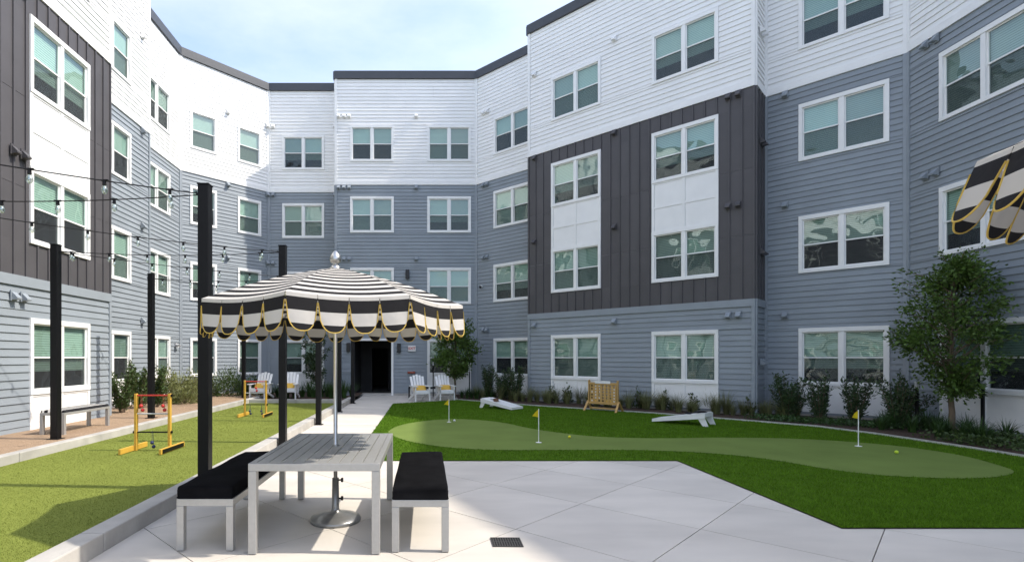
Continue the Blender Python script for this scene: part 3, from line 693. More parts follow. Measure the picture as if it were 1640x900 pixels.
def bench(cx, cy, lab, clab, seed):
    t = thing('bench', lab, 'bench', (cx, cy, 0), 0, 'silver benches beside the table'); hx, hy, lg = .235, .82, .06
    MB().box(-hx, hx, -hy, -hy+lg, .375, .435).box(-hx, hx, hy-lg, hy, .375, .435).box(-hx, -hx+lg, -hy+lg, hy-lg, .375, .4345).box(hx-lg, hx, -hy+lg, hy-lg, .375, .4345).build('seat_frame', BRUSH, t, bevel=.004)
    for sx in (-1, 1):
        for sy in (-1, 1): MB().box(sx*hx-(lg if sx > 0 else 0), sx*hx+(lg if sx < 0 else 0), sy*hy-(lg if sy > 0 else 0), sy*hy+(lg if sy < 0 else 0), .006, .3745).build('leg', BRUSH, t, bevel=.004)
    for k in range(5): MB().box(-hx+lg+k*.07+.002, -hx+lg+k*.07+.066, -hy+lg+.003, hy-lg-.003, .405, .428).build('slat', BRUSH, t)
    # cushion: soft rounded box
    cb = MB(); nx, ny = 10, 30; cx_, cy_, ch = hx+.005, hy+.005, .105; rr = random.Random(seed)
    rr_ = .032; offs = [0, .003, .009, .018, rr_]
    def axis(half, n): return [-half+o for o in offs]+[-half+rr_+(2*half-2*rr_)*k/n for k in range(1, n)]+[half-o for o in offs[::-1]]
    AX, AY = axis(cx_, 5), axis(cy_, 26); nx, ny = len(AX)-1, len(AY)-1; vs = []
    for X in AX:
        for Y in AY:
            d = [min(cx_-abs(X), rr_), min(cy_-abs(Y), rr_)]; q2 = math.hypot(rr_-d[0], rr_-d[1]); u, v = X/cx_, Y/cy_
            z = .436+ch-rr_+math.sqrt(max(0, rr_**2-min(q2, rr_)**2))+.010*(1-u*u)*(1-v**6)+.005*math.sin(v*7+seed)*math.sin(u*2.2)-.008*math.exp(-((v-.55)*11)**2)*(1-u**6)
            if q2 > rr_: X *= 1-(q2-rr_)/cx_*.7; Y *= 1-(q2-rr_)/cy_*.7
            vs.append((X, Y, z))
    W_ = ny+1; fs = [(a*W_+b, (a+1)*W_+b, (a+1)*W_+b+1, a*W_+b+1) for a in range(nx) for b in range(ny)]
    o0 = len(vs); per = [a*W_ for a in range(nx+1)]+[nx*W_+b for b in range(1, ny+1)]+[a*W_+ny for a in range(nx-1, -1, -1)]+[b for b in range(ny-1, 0, -1)]
    for k in per: vs.append((vs[k][0]*.99, vs[k][1]*.997, .4365))
    m_ = len(per)
    for k in range(m_): fs.append((per[k], o0+k, o0+(k+1) % m_, per[(k+1) % m_]))
    fs.append(tuple(range(o0, o0+m_)))
    c = tag(cb.add(vs, fs).build('bench_cushion', CUSH, None, True, loc=(cx, cy, 0)), clab, 'cushion', 'black bench cushions')
    pip = MB().path([(v[0]*1.0, v[1]*1.0, .447) for v in [vs[k] for k in per+[per[0]]]], .005, 5).build('piping', CUSH, c, True)
bench(-1.83, 5.17, 'silver metal bench left of the table by the kerb', 'long black cushion on the left bench by the kerb', 1)
bench(-.045, 5.14, 'silver metal bench right of the table', 'long black cushion on the bench right of the table', 2)
# drain grate in the patio
t = thing('drain_grate', 'dark slotted metal drain grate set in the patio concrete', 'drain grate', (.70, 4.56, 0), R(-1))
MB().box(-.125, .125, -.105, .105, .0005, .003).build('slot_shade', DARKSLOT, t)  # flat plate under the bars; its black colour stands in for the pit's shade
MB().box(-.13, .13, -.11, -.1, .0031, .009).box(-.13, .13, .1, .11, .0031, .009).box(-.13, -.12, -.1, .1, .0031, .009).box(.12, .13, -.1, .1, .0031, .009).box(-.12, .12, -.006, .006, .0031, .008).build('frame', IRON, t)
for k in range(11):
    x = -.12+.24*(k+.5)/11; MB().box(x-.006, x+.006, -.1, .1, .0031, .0075).build('slat', IRON, t)
# striped bench in the gravel
t = thing('striped_bench', 'low grey bench with black and white striped seat on the gravel by the wall', 'bench', (-7.0, 10.55, .16))
for sx in (-.2, .2):
    for sy in (-.68, .68): MB().box(sx-.03, sx+.03, sy-.03, sy+.03, -.01, .36).build('leg', BRUSH, t)
MB().box(-.23, .23, -.71, .71, .361, .41).build('seat_frame', BRUSH, t, bevel=.004)
vs = [(-.225,-.7,.412),(.225,-.7,.412),(.225,.7,.412),(-.225,.7,.412),(-.215,-.69,.46),(.215,-.69,.46),(.215,.69,.46),(-.215,.69,.46)]
fs = [(4,5,6,7),(0,1,5,4),(1,2,6,5),(2,3,7,6),(3,0,4,7)]
MB().add(vs, fs, [[(vs[k][1], vs[k][0]) for k in f] for f in fs]).build('seat_pad', SEATSTR, t, bevel=.01)
t2 = thing('striped_side_bench', 'low dark bench with striped seat behind the right pair of white chairs', 'bench', (-.05, 21.1, 0), R(90))
for sx in (-.2, .2):
    for sy in (-.62, .62): MB().box(sx-.025, sx+.025, sy-.025, sy+.025, 0, .37).build('leg', LAMPB, t2)
MB().box(-.23, .23, -.65, .65, .371, .41).build('seat_frame', LAMPB, t2, bevel=.004)
MB().add(vs, fs, [[(vs[k][1], vs[k][0]) for k in f] for f in fs]).build('seat_pad', SEATSTR, t2, bevel=.01).scale = (1, .92, 1)

# ================================================================== GAMES
def ladder(cx, cy, lab, seed):
    t = thing('ladder_game', lab, 'ladder game', (cx, cy, .085), 0, 'ladder toss games on the bocce court')
    for s, m2 in ((-1, YWOOD), (1, YWOOD)):
        x = s*.275
        MB().box(x-.02, x+.02, -.03, .03, .0, .93).build('upright', m2, t, bevel=.004)
        ft = MB().box(x-.02+s*.042, x+.02+s*.042, -.40, .40, .0, .085).build('foot', YWOOD, t, bevel=.006)
        MB().box(x-.003+s*.066, x+.003+s*.066, -.36, .36, .012, .072).build('foot_panel', YWOOD if s < 0 else BLACK, ft)
        for z in (.9, .30): MB().path([(x+s*.02,0,z),(x+s*.045,0,z)], .022, 10).build('end_knob', BLACK, t)
    MB().path([(-.255,0,.9),(.255,0,.9)], .014, 8).build('rung', RED, t); MB().path([(-.255,0,.6),(.255,0,.6)], .012, 8).build('rung', PLGREY, t); MB().path([(-.255,0,.3),(.255,0,.3)], .012, 8).build('rung', BLACK, t)
    return t
def bola(x, y, z, m, lab, grp, dx=.03):
    t = thing('bola', lab, 'bola', (x, y, z), 0, grp)
    MB().path([(-.0,-.017,-.15),(0,-.016,.0),(0,0,.016),(0,.016,0),(dx*.3,.017,-.22)], .0035, 5).build('cord', m if m is not RED2 else PIPER, t)
    for p in ((-.0,-.017,-.17),(dx*.3,.017,-.24)): MB().sphere(p, .03, 12, 8).build('ball', m, t, True)
ladder(-4.475, 8.62, 'yellow wooden ladder toss game nearest on the bocce turf', 1); ladder(-4.44, 13.7, 'yellow wooden ladder toss game farther back on the bocce turf', 2)
bola(-4.66, 8.62, .985, RED2, 'red bola hanging at the left of the near ladder game top rung', 'bolas'); bola(-4.30, 8.62, .985, RED2, 'red bola hanging at the right of the near ladder game top rung', 'bolas')
bola(-4.48, 8.62, .385, BLUE, 'navy bola hanging from the lowest rung of the near ladder game', 'bolas')
bola(-4.42, 13.7, .985, RED2, 'red bola hanging from the top rung of the far ladder game', 'bolas'); bola(-4.58, 13.7, .385, BLUE, 'navy bola at the left on the lowest rung of the far ladder game', 'bolas'); bola(-4.28, 13.7, .385, BLUE, 'navy bola at the right on the lowest rung of the far ladder game', 'bolas')
# giant four in a row
t = thing('four_in_a_row', 'large wooden four in a row game standing on the lawn', 'lawn game', (5.27, 15.62, .015), R(-45))
W4, z0, z1 = .86, .24, .82
bm = bmesh.new()
cols, rows = 7, 6; cw = (W4-.05)/cols; rh = (z1-z0-.05)/rows; hr = .029; th = .016
def holed(y):
    mb = MB(); seg = 16
    for c in range(cols):
        for r in range(rows):
            xc = -W4/2+.025+cw*(c+.5); zc = z0+.025+rh*(r+.5); vs = []; fs = []
            cor = math.atan2(rh, cw); angs = []
            for q0, q1 in ((-cor, cor), (cor, math.pi-cor), (math.pi-cor, math.pi+cor), (math.pi+cor, 2*math.pi-cor)): angs += [q0+(q1-q0)*k/4 for k in range(4)]
            for k in range(seg):
                a = angs[k]; ca, sa = math.cos(a), math.sin(a); m = max(abs(ca)/(cw/2), abs(sa)/(rh/2))
                vs += [(xc+hr*ca, y, zc+hr*sa), (xc+ca/m, y, zc+sa/m), (xc+hr*ca, y+th, zc+hr*sa), (xc+ca/m, y+th, zc+sa/m)]
            cs = [(xc-cw/2*sx, yy, zc-rh/2*sz) for yy in (y, y+th) for sx, sz in ((1,1),(-1,1),(-1,-1),(1,-1))]
            for k in range(seg):
                j = (k+1) % seg; a, b = 4*k, 4*j; fs += [(a, a+1, b+1, b), (a+2, b+2, b+3, a+3), (a, b, b+2, a+2)]
            mb.add(vs, fs)
            # corners of the cell
            for sx in (-1, 1):
                for sz in (-1, 1): pass
    return mb
holed(-.028).build('front_grid', PINE, t); holed(.012).build('back_grid', PINE, t)
MB().box(-W4/2, W4/2, -.04, .04, z0-.03, z0+.024).build('rail', PINE, t)
MB().box(-W4/2, W4/2, -.04, -.014, z1-.024, z1+.03).build('rail', PINE, t); MB().box(-W4/2, W4/2, .012, .04, z1-.024, z1+.03).build('rail', PINE, t)
for s in (-1, 1):
    x = s*(W4/2+.0); MB().box(min(x, x+s*.035), max(x, x+s*.035), -.045, .045, .16, z1+.10).build('side_post', PINE, t, bevel=.004)
    x2 = s*(W4/2+.036); mb = MB()
    mb.bar((x2+s*.012,0,.30), (x2+s*.03,-.24,0.0), .022, .06, (1,0,0)).bar((x2+s*.012,.0,.30), (x2+s*.03,.24,0.0), .022, .06, (1,0,0)); mb.build('leg', PINE, t)
MB().box(-.24, .24, -.052, -.041, z1+.005, z1+.085).build('name_board', WTRIM, t); MB().box(-W4/2, W4/2, -.02, .02, .07, .11).build('stretcher', PINE, t)
discs = {(0,5):'k',(0,4):'k',(0,2):'k',(0,3):'w',(0,1):'k',(0,0):'w',(1,5):'w',(1,4):'w',(1,3):'w',(1,2):'w',(1,1):'w',(1,0):'y',(2,0):'k',(2,1):'w',(3,0):'k',(4,0):'y',(5,0):'y',(6,0):'w',(6,1):'w',(6,2):'w',(6,3):'w',(2,5):'w',(6,4):'w'}
nm = {'k':'small black playing disc inside the wooden four in a row game','w':'small white playing disc inside the wooden four in a row game','y':'small yellow playing disc inside the wooden four in a row game'}
dm = {k: MB().path([(0,-.010,0),(0,.010,0)], .05, 16).mesh('playing_disc', m) for k, m in (('k', BLACK), ('w', WTRIM), ('y', YCUSH))}
Mg = Matrix.Translation((5.27, 15.62, .015)) @ Matrix.Rotation(R(-45), 4, 'Z')
for (c, r), k in discs.items():
    o = link('playing_disc', dm[k], None, Mg @ Vector((-W4/2+.025+cw*(c+.5), 0, z0+.025+rh*(r+.5))), R(-45)); tag(o, nm[k], 'game disc', {'k':'black discs','w':'white discs','y':'yellow discs'}[k]+' in the four in a row game')
# cornhole boards
def cornhole(px, py, rz, lab):
    # origin at the low front edge, board rises along +x
    t = thing('cornhole_board', lab, 'cornhole board', (px, py, .03), rz, 'white cornhole boards on the lawn')
    Ln, W, zl, zh = 1.2, .6, .075, .30; hr = .075; hxp = .97; seg = 16
    z = lambda x: zl+(zh-zl)*x/Ln
    mb = MB(); vs = []; fs = []
    x0, x1 = hxp-.2, Ln
    mb.add([(0,-W/2,zl),(x0,-W/2,z(x0)),(x0,W/2,z(x0)),(0,W/2,zl)], [(0,1,2,3)])
    for k in range(seg):
        a = 2*math.pi*(k+.5)/seg; ca, sa = math.cos(a), math.sin(a); m = max((ca/(x1-hxp) if ca > 0 else -ca/.2), abs(sa)/(W/2))
        xi, yi = hxp+hr*ca, hr*sa; xo, yo = hxp+ca/m, sa/m; vs += [(xi,yi,z(xi)),(xo,yo,z(xo))]
    for k in range(seg): j = (k+1) % seg; fs.append((2*k,2*k+1,2*j+1,2*j))
    mb.add(vs, fs); dk = mb.build('deck', WTRIM, t); so_ = dk.modifiers.new('thick', 'SOLIDIFY'); so_.thickness = .016
    for s in (-1, 1):
        y = s*(W/2-.012)
        MB().add([(0,y-.012,zl-.07),(Ln,y-.012,zh-.13),(Ln,y+.012,zh-.13),(0,y+.012,zl-.07),(0,y-.012,zl-.02),(Ln,y-.012,zh-.02),(Ln,y+.012,zh-.02),(0,y+.012,zl-.02)], [(0,3,2,1),(4,5,6,7),(0,1,5,4),(1,2,6,5),(2,3,7,6),(3,0,4,7)]).build('side_rail', WTRIM, t)
        MB().add([(Ln-.22,y-s*.028-.011,zh-.06),(Ln-.04,y-s*.028-.011,zh-.04),(Ln+.07,y-s*.028-.011,-.012),(Ln-.05,y-s*.028-.011,-.012),(Ln-.22,y-s*.028+.011,zh-.06),(Ln-.04,y-s*.028+.011,zh-.04),(Ln+.07,y-s*.028+.011,-.012),(Ln-.05,y-s*.028+.011,-.012)], [(0,3,2,1),(4,5,6,7),(0,1,5,4),(1,2,6,5),(2,3,7,6),(3,0,4,7)]).build('leg', WTRIM, t)
    MB().box(.0, .02, -W/2+.026, W/2-.026, zl-.065, zl-.02).build('end_rail', WTRIM, t)
    MB().box(Ln-.02, Ln, -W/2+.026, W/2-.026, zh-.10, zh-.022).build('end_rail', WTRIM, t)
    return t
def bag(x, y, z, m, lab, rz=0., tilt=0.):
    mb = MB(); n = 8; vs = []; 
    for s in (1, -1):
        for a in range(n+1):
            for b in range(n+1):
                u = -1+2*a/n; v = -1+2*b/n; h = .024*((1-u*u)*(1-v*v))**.4; vs.append((u*.075, v*.075, s*h+.024))
    W_ = n+1; fs = []
    for k in range(2):
        for a in range(n):
            for b in range(n): f = (k*81+a*W_+b, k*81+(a+1)*W_+b, k*81+(a+1)*W_+b+1, k*81+a*W_+b+1); fs.append(f if k == 0 else f[::-1])
    o = mb.add(vs, fs).build('beanbag', m, None, True, loc=(x, y, z), rz=rz); o.rotation_euler.y = tilt; tag(o, lab, 'beanbag', 'beanbags on the cornhole boards')
c1 = Vector((2.79, 16.02)); d1 = Vector((-.7071, .7071)); cornhole(c1.x, c1.y, R(135), 'white cornhole board with brown beanbags, sloping down to the right')
c2 = Vector((5.78, 13.16)); d2 = Vector((.7071, -.7071)); cornhole(c2.x, c2.y, R(-45), 'white cornhole board with black beanbags, sloping down to the left')
def onb(c, d, s, side, k): 
    p = c+d*s+Vector((-d.y, d.x))*side; return p.x, p.y, .03+.075+.225*s/1.2+.003+k*.04
for (c, d, s, sd_, k, m, lab, rz) in ((c1,d1,.78,.05,0,BROWN,'brown beanbag lying flat on the left cornhole board',.3),(c1,d1,.68,.16,0,BROWN,'brown beanbag lower down on the left cornhole board',1.0),(c1,d1,.74,.10,1,BROWN,'brown beanbag lying on top of two others on the left cornhole board',.7),
    (c2,d2,.92,.1,0,BBAG,'black beanbag near the top edge of the right cornhole board',.2),(c2,d2,.74,.02,0,BBAG,'black beanbag lower on the right cornhole board',.9),(c2,d2,1.08,-.05,0,BBAG,'black beanbag hanging by the top corner of the right cornhole board',.5)):
    x, y, z = onb(c, d, s, sd_, k); bag(x, y, z, m, lab, rz, 0)
# putting flags and balls
def flag(x, y, h, lab, side):
    t = thing('putting_flag', lab, 'flag', (x, y, .021), 0, 'yellow putting flags')
    MB().lathe([(.055,.0),(.055,.004),(.02,.006),(.006,.02)], n=16).build('cup', WTRIM, t); MB().path([(0,0,.01),(0,0,h)], .0075, 8).build('stick', WTRIM, t)
    mb = MB(); vs = []; n = 6
    for k in range(n+1):
        f = k/n; x_ = side*.125*f; yy = .02*math.sin(f*4); hh = .075*(1-f); zc = h-.085-.05*f
        vs += [(x_, yy, zc-hh), (x_, yy, zc+hh)]
    fs = [(2*k, 2*k+2, 2*k+3, 2*k+1) for k in range(n)]; o = mb.add(vs, fs).build('flag', FLAG, t); s = o.modifiers.new('thick', 'SOLIDIFY'); s.thickness = .002
flag(.57, 12.95, .57, 'yellow putting flag beside the white ball', -1); flag(2.11, 9.83, .63, 'yellow putting flag in the middle of the putting green', -1); flag(7.75, 9.42, .65, 'yellow putting flag at the right end of the putting green', -1)
for x, y, m, lab in ((.71, 13.05, BALLW, 'white golf ball by the left putting flag'), (2.83, 10.36, BALLY, 'yellow golf ball right of the middle putting flag'), (7.78, 8.69, BALLG, 'lime golf ball by the right putting flag')):
    tag(MB().sphere((0,0,.027), .028, 14, 10).build('golf_ball', m, None, True, loc=(x, y, .02)), lab, 'ball', 'golf balls on the green')

# ================================================================== ADIRONDACK CHAIRS
def adirondack():
    t = link('adirondack_chair', None)       # faces -y
    for s in (-1, 1):
        x = s*.27
        MB().box(x-.02, x+.02, -.36, -.27, 0, .54).build('front_leg', WTRIM, t)
        MB().add([(x-.018,-.36,.30),(x+.018,-.36,.30),(x+.018,-.36,.40),(x-.018,-.36,.40),(x-.018,.50,0),(x+.018,.50,0),(x+.018,.56,.06),(x-.018,.56,.06)], [(0,1,2,3),(4,7,6,5),(0,4,5,1),(2,6,7,3),(0,3,7,4),(1,5,6,2)]).build('side_rail', WTRIM, t)
        MB().box(x-.02, x+.02, .22, .27, .22, .54).build('rear_post', WTRIM, t)
        MB().prism([(x-.075,-.42),(x+.075,-.42),(x+.075,.1),(x+s*.02+.04,.33),(x+s*.02-.04,.33),(x-.075,.1)], .541, .565).build('armrest', WTRIM, t)
    for k in range(6):
        y = -.36+k*.088; z = .40-(y+.36)*.38; MB().box(-.29, .29, y, y+.075, z-.012, z+.012).build('seat_slat', WTRIM, t)
    MB().box(-.25, .25, -.38, -.36, .28, .40).build('apron', WTRIM, t)
    for k in range(5):
        x = (k-2)*.098; top = .97-.03*abs(k-2)**1.3
        MB().bar((x, .10, .24), (x*1.18, .44, top), .09, .02, (0,1,0)).build('back_slat', WTRIM, t)
    MB().box(-.27, .27, .25, .275, .50, .54).build('back_brace', WTRIM, t)
    return t
ad = adirondack(); first = True
def cushion(x, y, rz, lab):
    mb = MB(); n = 10; vs = []
    for s in (1, -1):
        for a in range(n+1):
            for b in range(n+1):
                u = -1+2*a/n; v = -1+2*b/n; h = .075*((1-u**4)*(1-v**4))**.5; vs.append((u*.24*(1-.06*v*v), v*.15*(1-.06*u*u), s*h))
    W_ = n+1; fs = []
    for k in range(2):
        for a in range(n):
            for b in range(n): f = (k*121+a*W_+b, k*121+(a+1)*W_+b, k*121+(a+1)*W_+b+1, k*121+a*W_+b+1); fs.append(f if k == 0 else f[::-1])
    c = mb.add(vs, fs).build('cushion', YCUSH, None, True); M = Matrix.Translation((x, y, 0)) @ Matrix.Rotation(rz, 4, 'Z') @ Matrix.Translation((0, -.02, .45)) @ Matrix.Rotation(R(58), 4, 'X'); c.matrix_world = M
    c.location = M.translation; c.rotation_euler = M.to_euler(); tag(c, lab, 'cushion', 'yellow chair cushions')
CH = [(-.22, 19.55, R(18), 0, 'white adirondack chair left of the pair beside the doorway', 'yellow cushion on the left chair of the pair beside the doorway'),
      (.72, 19.9, R(14), 0, 'white adirondack chair right of the pair, nearest the small tree', 'yellow cushion on the chair nearest the small tree'),
      (-6.02, 19.2, R(-6), .1, 'white adirondack chair behind the far ladder game', 'yellow cushion on the chair behind the far ladder game'),
      (-4.98, 19.2, R(4), .1, 'white adirondack chair half hidden behind the second walkway post', 'yellow cushion on the chair half hidden behind the second walkway post')]
for k, (x, y, rz, z, lab, cl) in enumerate(CH):
    o = ad if k == 0 else copy_tree(ad); o.location = (x, y, z); o.rotation_euler.z = rz; tag(o, lab, 'chair', 'white adirondack chairs'); cushion(x, y, rz, cl)
    if z: bpy.data.objects[COL.objects[-1].name].location.z += z

# ================================================================== PLANTS
npr = np.random.default_rng(5)
def leaf_mesh(name, P, D, ln, wd, m, jitter=.6):
    """one small folded leaf (two triangles) at each point P pointing along D"""
    n = len(P); D = D+npr.normal(0, jitter, (n, 3)); D /= np.linalg.norm(D, axis=1)[:, None]+1e-9
    rv = npr.normal(0, 1, (n, 3)); S_ = np.cross(D, rv); S_ /= np.linalg.norm(S_, axis=1)[:, None]+1e-9
    l = (ln*npr.uniform(.6, 1.25, n))[:, None]; wv = (wd*npr.uniform(.7, 1.2, n))[:, None]
    U = np.cross(D, S_)
    a = P; b = P+D*l*.5+S_*wv*.5+U*wv*.12; c = P+D*l; d = P+D*l*.5-S_*wv*.5+U*wv*.12
    V = np.stack([a, b, c, d], 1).reshape(-1, 3); me = bpy.data.meshes.new(name)
    me.vertices.add(4*n); me.vertices.foreach_set('co', V.ravel().astype('f'))
    idx = (np.arange(n)*4)[:, None]; F = np.concatenate([idx+np.array([0,1,2]), idx+np.array([0,2,3])], 1).reshape(-1)
    me.loops.add(6*n); me.loops.foreach_set('vertex_index', F.astype('i')); me.polygons.add(2*n); me.polygons.foreach_set('loop_start', np.arange(0, 6*n, 3).astype('i'))
    me.update(calc_edges=True); me.materials.append(m); return me
def tree(name, lab, cat, x, y, z0, h_trunk, top, rx, n_cl, n_leaf, m, ln, wd, group, tr=.045, seed=1):
    rr = random.Random(seed); t = thing(name, lab, cat, (x, y, z0), 0, group)
    tk = MB(); tk.path([(0,0,-.05),(.02,.01,h_trunk*.5),(-.01,.02,h_trunk),(.02,0,h_trunk+(top-h_trunk)*.5),(0,.0,top*.93)], [tr*1.25, tr, tr*.85, tr*.5, tr*.12], 10)
    P = []; Dv = []; cz = (h_trunk+top)/2; hz = (top-h_trunk)/2
    for k in range(n_cl):
        a = rr.uniform(0, 2*math.pi); f = rr.uniform(-1, 1); rad = rx*math.sqrt(max(.04, 1-abs(f)**1.8))*rr.uniform(.35, 1.05)*(1.0-.25*max(0, f))
        c = np.array((math.cos(a)*rad, math.sin(a)*rad, cz+f*hz)); zs = max(h_trunk*.85, c[2]-rad*.75-.1)
        tk.path([(0,0,zs), (c[0]*.5, c[1]*.5, zs+(c[2]-zs)*.42), tuple(c)], [tr*.34, tr*.2, .004], 5)
        nn = int(n_leaf/n_cl*rr.uniform(.5, 1.5)); sg = rx*rr.uniform(.10, .19)
        q_ = npr.normal(0, 1, (nn, 3))*np.array((sg, sg, sg*.8))+c; P.append(q_); Dv.append((q_-c)*1.2+c*np.array((.25,.25,.0)))
    # a few long sprigs breaking the outline
    for k in range(n_cl//2):
        a = rr.uniform(0, 2*math.pi); f = rr.uniform(-.6, 1); wr = rr.uniform(.95, 1.3); e = np.array((math.cos(a)*rx*wr*math.sqrt(1-.6*f*f), math.sin(a)*rx*wr*math.sqrt(1-.6*f*f), cz+f*hz*1.12+.08)); b = e*np.array((.55,.55,1))-np.array((0,0,.15))
        tk.path([tuple(b), tuple(e)], [.008, .003], 4); s = npr.uniform(0, 1, 26)[:, None]; q_ = b+(e-b)*s+npr.normal(0, .035, (26, 3)); P.append(q_); Dv.append(np.tile(e-b, (26, 1)))
    P = np.concatenate(P); Dv = np.concatenate(Dv); Dv /= np.linalg.norm(Dv, axis=1)[:, None]+1e-6
    tk.build('trunk', BARK, t, True); link('crown', leaf_mesh('crown', P, Dv, ln, wd, m), t); return t
tree('oak_tree', 'bushy young tree in the bed at the right wall', 'tree', 10.75, 10.75, .06, 0.85, 3.5, .84, 74, 11000, LEAF, .085, .045, 'young staked trees', .05, 3)
tree('oak_tree', 'small bushy tree behind the white chairs at the back wall', 'tree', 1.15, 20.9, .06, .95, 2.85, .85, 55, 7500, LEAF, .11, .06, 'young staked trees', .04, 5)
tree('oak_tree', 'thin dark young tree behind the third walkway post', 'tree', -4.55, 21.7, .1, .5, 2.75, .5, 45, 2600, DLEAF, .11, .05, 'young staked trees', .03, 8)
def stake(x, y, h, lab):
    t = thing('tree_stake', lab, 'stake', (x, y, .06), 0, 'black tree stakes'); MB().box(-.022, .022, -.022, .022, -.05, h).build('post', BLACK, t); MB().box(-.027, .027, -.027, .027, h-.02, h+.13).build('tie', PLGREY, t)
stake(11.25, 10.62, .95, 'black stake right of the bushy right hand tree'); stake(10.6, 11.35, .9, 'black stake left of the bushy right hand tree'); stake(1.75, 21.1, 1.0, 'black stake right of the tree behind the white chairs'); stake(.3, 21.5, 1.25, 'black stake left of the tree behind the white chairs')
def column_shrub(x, y, z0, h, r, lab, m=DLEAF, n=2200, ln=.11, wd=.03, seed=1, grp='upright shrubs in the beds'):
    rr = random.Random(seed); t = thing('upright_shrub', lab, 'shrub', (x, y, z0), 0, grp); st = MB(); P = []; Dv = []
    for k in range(max(9, int(r*40))):
        a = rr.uniform(0, 6.28); b = rr.uniform(.3, 1)*r; hh = h*rr.uniform(.55, 1.0)*(1-.25*b/r); e = np.array((math.cos(a)*b, math.sin(a)*b, hh)); s0 = np.array((math.cos(a)*b*.15, math.sin(a)*b*.15, 0))
        st.path([tuple(s0), tuple((s0+e)/2+np.array((0,0,.05))), tuple(e)], [.012,.008,.003], 5)
        nn = n//max(9, int(r*40)); s = npr.uniform(.12, 1.02, nn)[:, None]; q_ = s0+(e-s0)*s+npr.normal(0, .035, (nn, 3)); P.append(q_); ang = npr.uniform(0, 6.28, nn); Dv.append(np.stack([np.cos(ang), np.sin(ang), np.full(nn, .8)], 1))
    st.build('stem', BARK, t); link('foliage', leaf_mesh('foliage', np.concatenate(P), np.concatenate(Dv), ln, wd, m, .35), t)
CS = [(9.35,13.55,.06,1.35,.34,'dark upright shrub nearest the charcoal bay corner',11),(9.72,12.95,.06,1.35,.24,'slim dark shrub below the left half of the right ground window',12),(10.15,12.45,.06,1.35,.30,'dark shrub below the right half of the right ground window',13),(10.55,11.75,.06,1.4,.48,'wide dark shrub between the right ground window and the bushy tree',14),
      (2.35,20.0,.06,1.45,.26,'leftmost dark shrub below the angled back window',15),(2.88,19.65,.06,1.35,.34,'middle dark shrub below the angled back window',16),(3.28,19.1,.06,1.4,.24,'rightmost dark shrub below the angled back window, by the bay',17),
      (-8.0,13.85,.16,1.45,.34,'leafy shrub nearest the charcoal left bay',18),(-8.2,15.0,.16,1.55,.34,'leafy shrub under the grey utility box',19),(-7.9,15.45,.16,1.35,.26,'slim leafy shrub behind the second gravel bed post',20)]
for x, y, z, h, r, lab, sd_ in CS: column_shrub(x, y, z, h, r*1.3, lab, MLEAF if x < 0 else DLEAF, 2400 if r > .3 else 1700, .10 if x > 0 else .09, .03 if x > 0 else .042, sd_)
def bush(x, y, z0, h, r, lab, m, n=2500, ln=.10, wd=.03, grp='low bushes in the beds'):
    t = thing('low_bush', lab, 'bush', (x, y, z0), 0, grp); a = npr.uniform(0, 6.28, n); el_ = npr.uniform(.02, 1, n); rr_ = npr.uniform(.35, 1.0, n)**.6
    bump = 1+.18*np.sin(a*3+x)+.12*np.sin(a*7+y); P = np.stack([np.cos(a)*np.sqrt(1-el_**2)*r*rr_*bump, np.sin(a)*np.sqrt(1-el_**2)*r*rr_*bump, el_*h*rr_*bump], 1)
    D = P/np.array((r, r, h))+np.array((0,0,.3)); link('foliage', leaf_mesh('foliage', P, D, ln, wd, m, .5), t)
    st = MB()
    for k in range(9): b = k*.7; st.path([(0,0,0),(math.cos(b)*r*.4,math.sin(b)*r*.4,h*.4),(math.cos(b)*r*.6,math.sin(b)*r*.6,h*.8)], [.012,.007,.003], 4)
    st.build('stem', BARK, t)
bush(-8.5,17.0,.16,1.0,.65,'pale yellow green bush below the left wall corner',LLEAF,3200); bush(-8.35,18.3,.16,.85,.6,'pale green bush right of the yellow green one by the left wall',LLEAF,2600); bush(-7.6,16.6,.16,.5,.4,'low pale bush at the gravel edge by the left wall',LLEAF,1300)
bush(-7.55,20.2,.12,1.0,.75,'spreading green bush between the near post and the far ladder game',MLEAF,3200); bush(-6.7,20.6,.1,.75,.55,'small green bush behind the far ladder game',MLEAF,1800); bush(-8.55,20.1,.16,.8,.6,'green bush hidden behind the near walkway post',LLEAF,2000)
def blades(name, n, h, r, wd, m, lean=.6, seed=1):
    g = np.random.default_rng(seed); a = g.uniform(0, 6.28, n); L_ = h*g.uniform(.6, 1.15, n); le = g.uniform(.15, 1, n)*lean; b0 = g.uniform(0, r*.25, n); seg = 4; V = []; F = []
    d = np.stack([np.cos(a), np.sin(a), 0*a], 1); s = np.stack([-np.sin(a), np.cos(a), 0*a], 1)
    for k in range(seg+1):
        f = k/seg; c = d*(b0+L_*le*f**1.7)[:, None]; c[:, 2] = L_*(f-.45*le*f**2.5); ww = wd*(1-f**1.5*.92)*.5; V += [c-s*ww, c+s*ww]
    V = np.stack(V, 1); K = 2*(seg+1); 
    for j in range(n):
        for k in range(seg): F.append((j*K+2*k, j*K+2*k+1, j*K+2*k+3, j*K+2*k+2))
    me = bpy.data.meshes.new(name); me.from_pydata(V.reshape(-1, 3).tolist(), [], F); me.materials.append(m); return me
STR = [blades('leaves', 80, .55, .3, .02, STRAP, .75, k) for k in range(3)]; TUF = [blades('leaves', 170, .55, .3, .007, TUFT, .85, k+5) for k in range(3)]
def clump(nm, me, x, y, z, s, lab, cat, grp):
    o = link(nm, me, None, (x, y, z), rnd.uniform(0, 6.28)); o.scale = (s, s, s*rnd.uniform(.85, 1.15)); tag(o, lab, cat, grp)
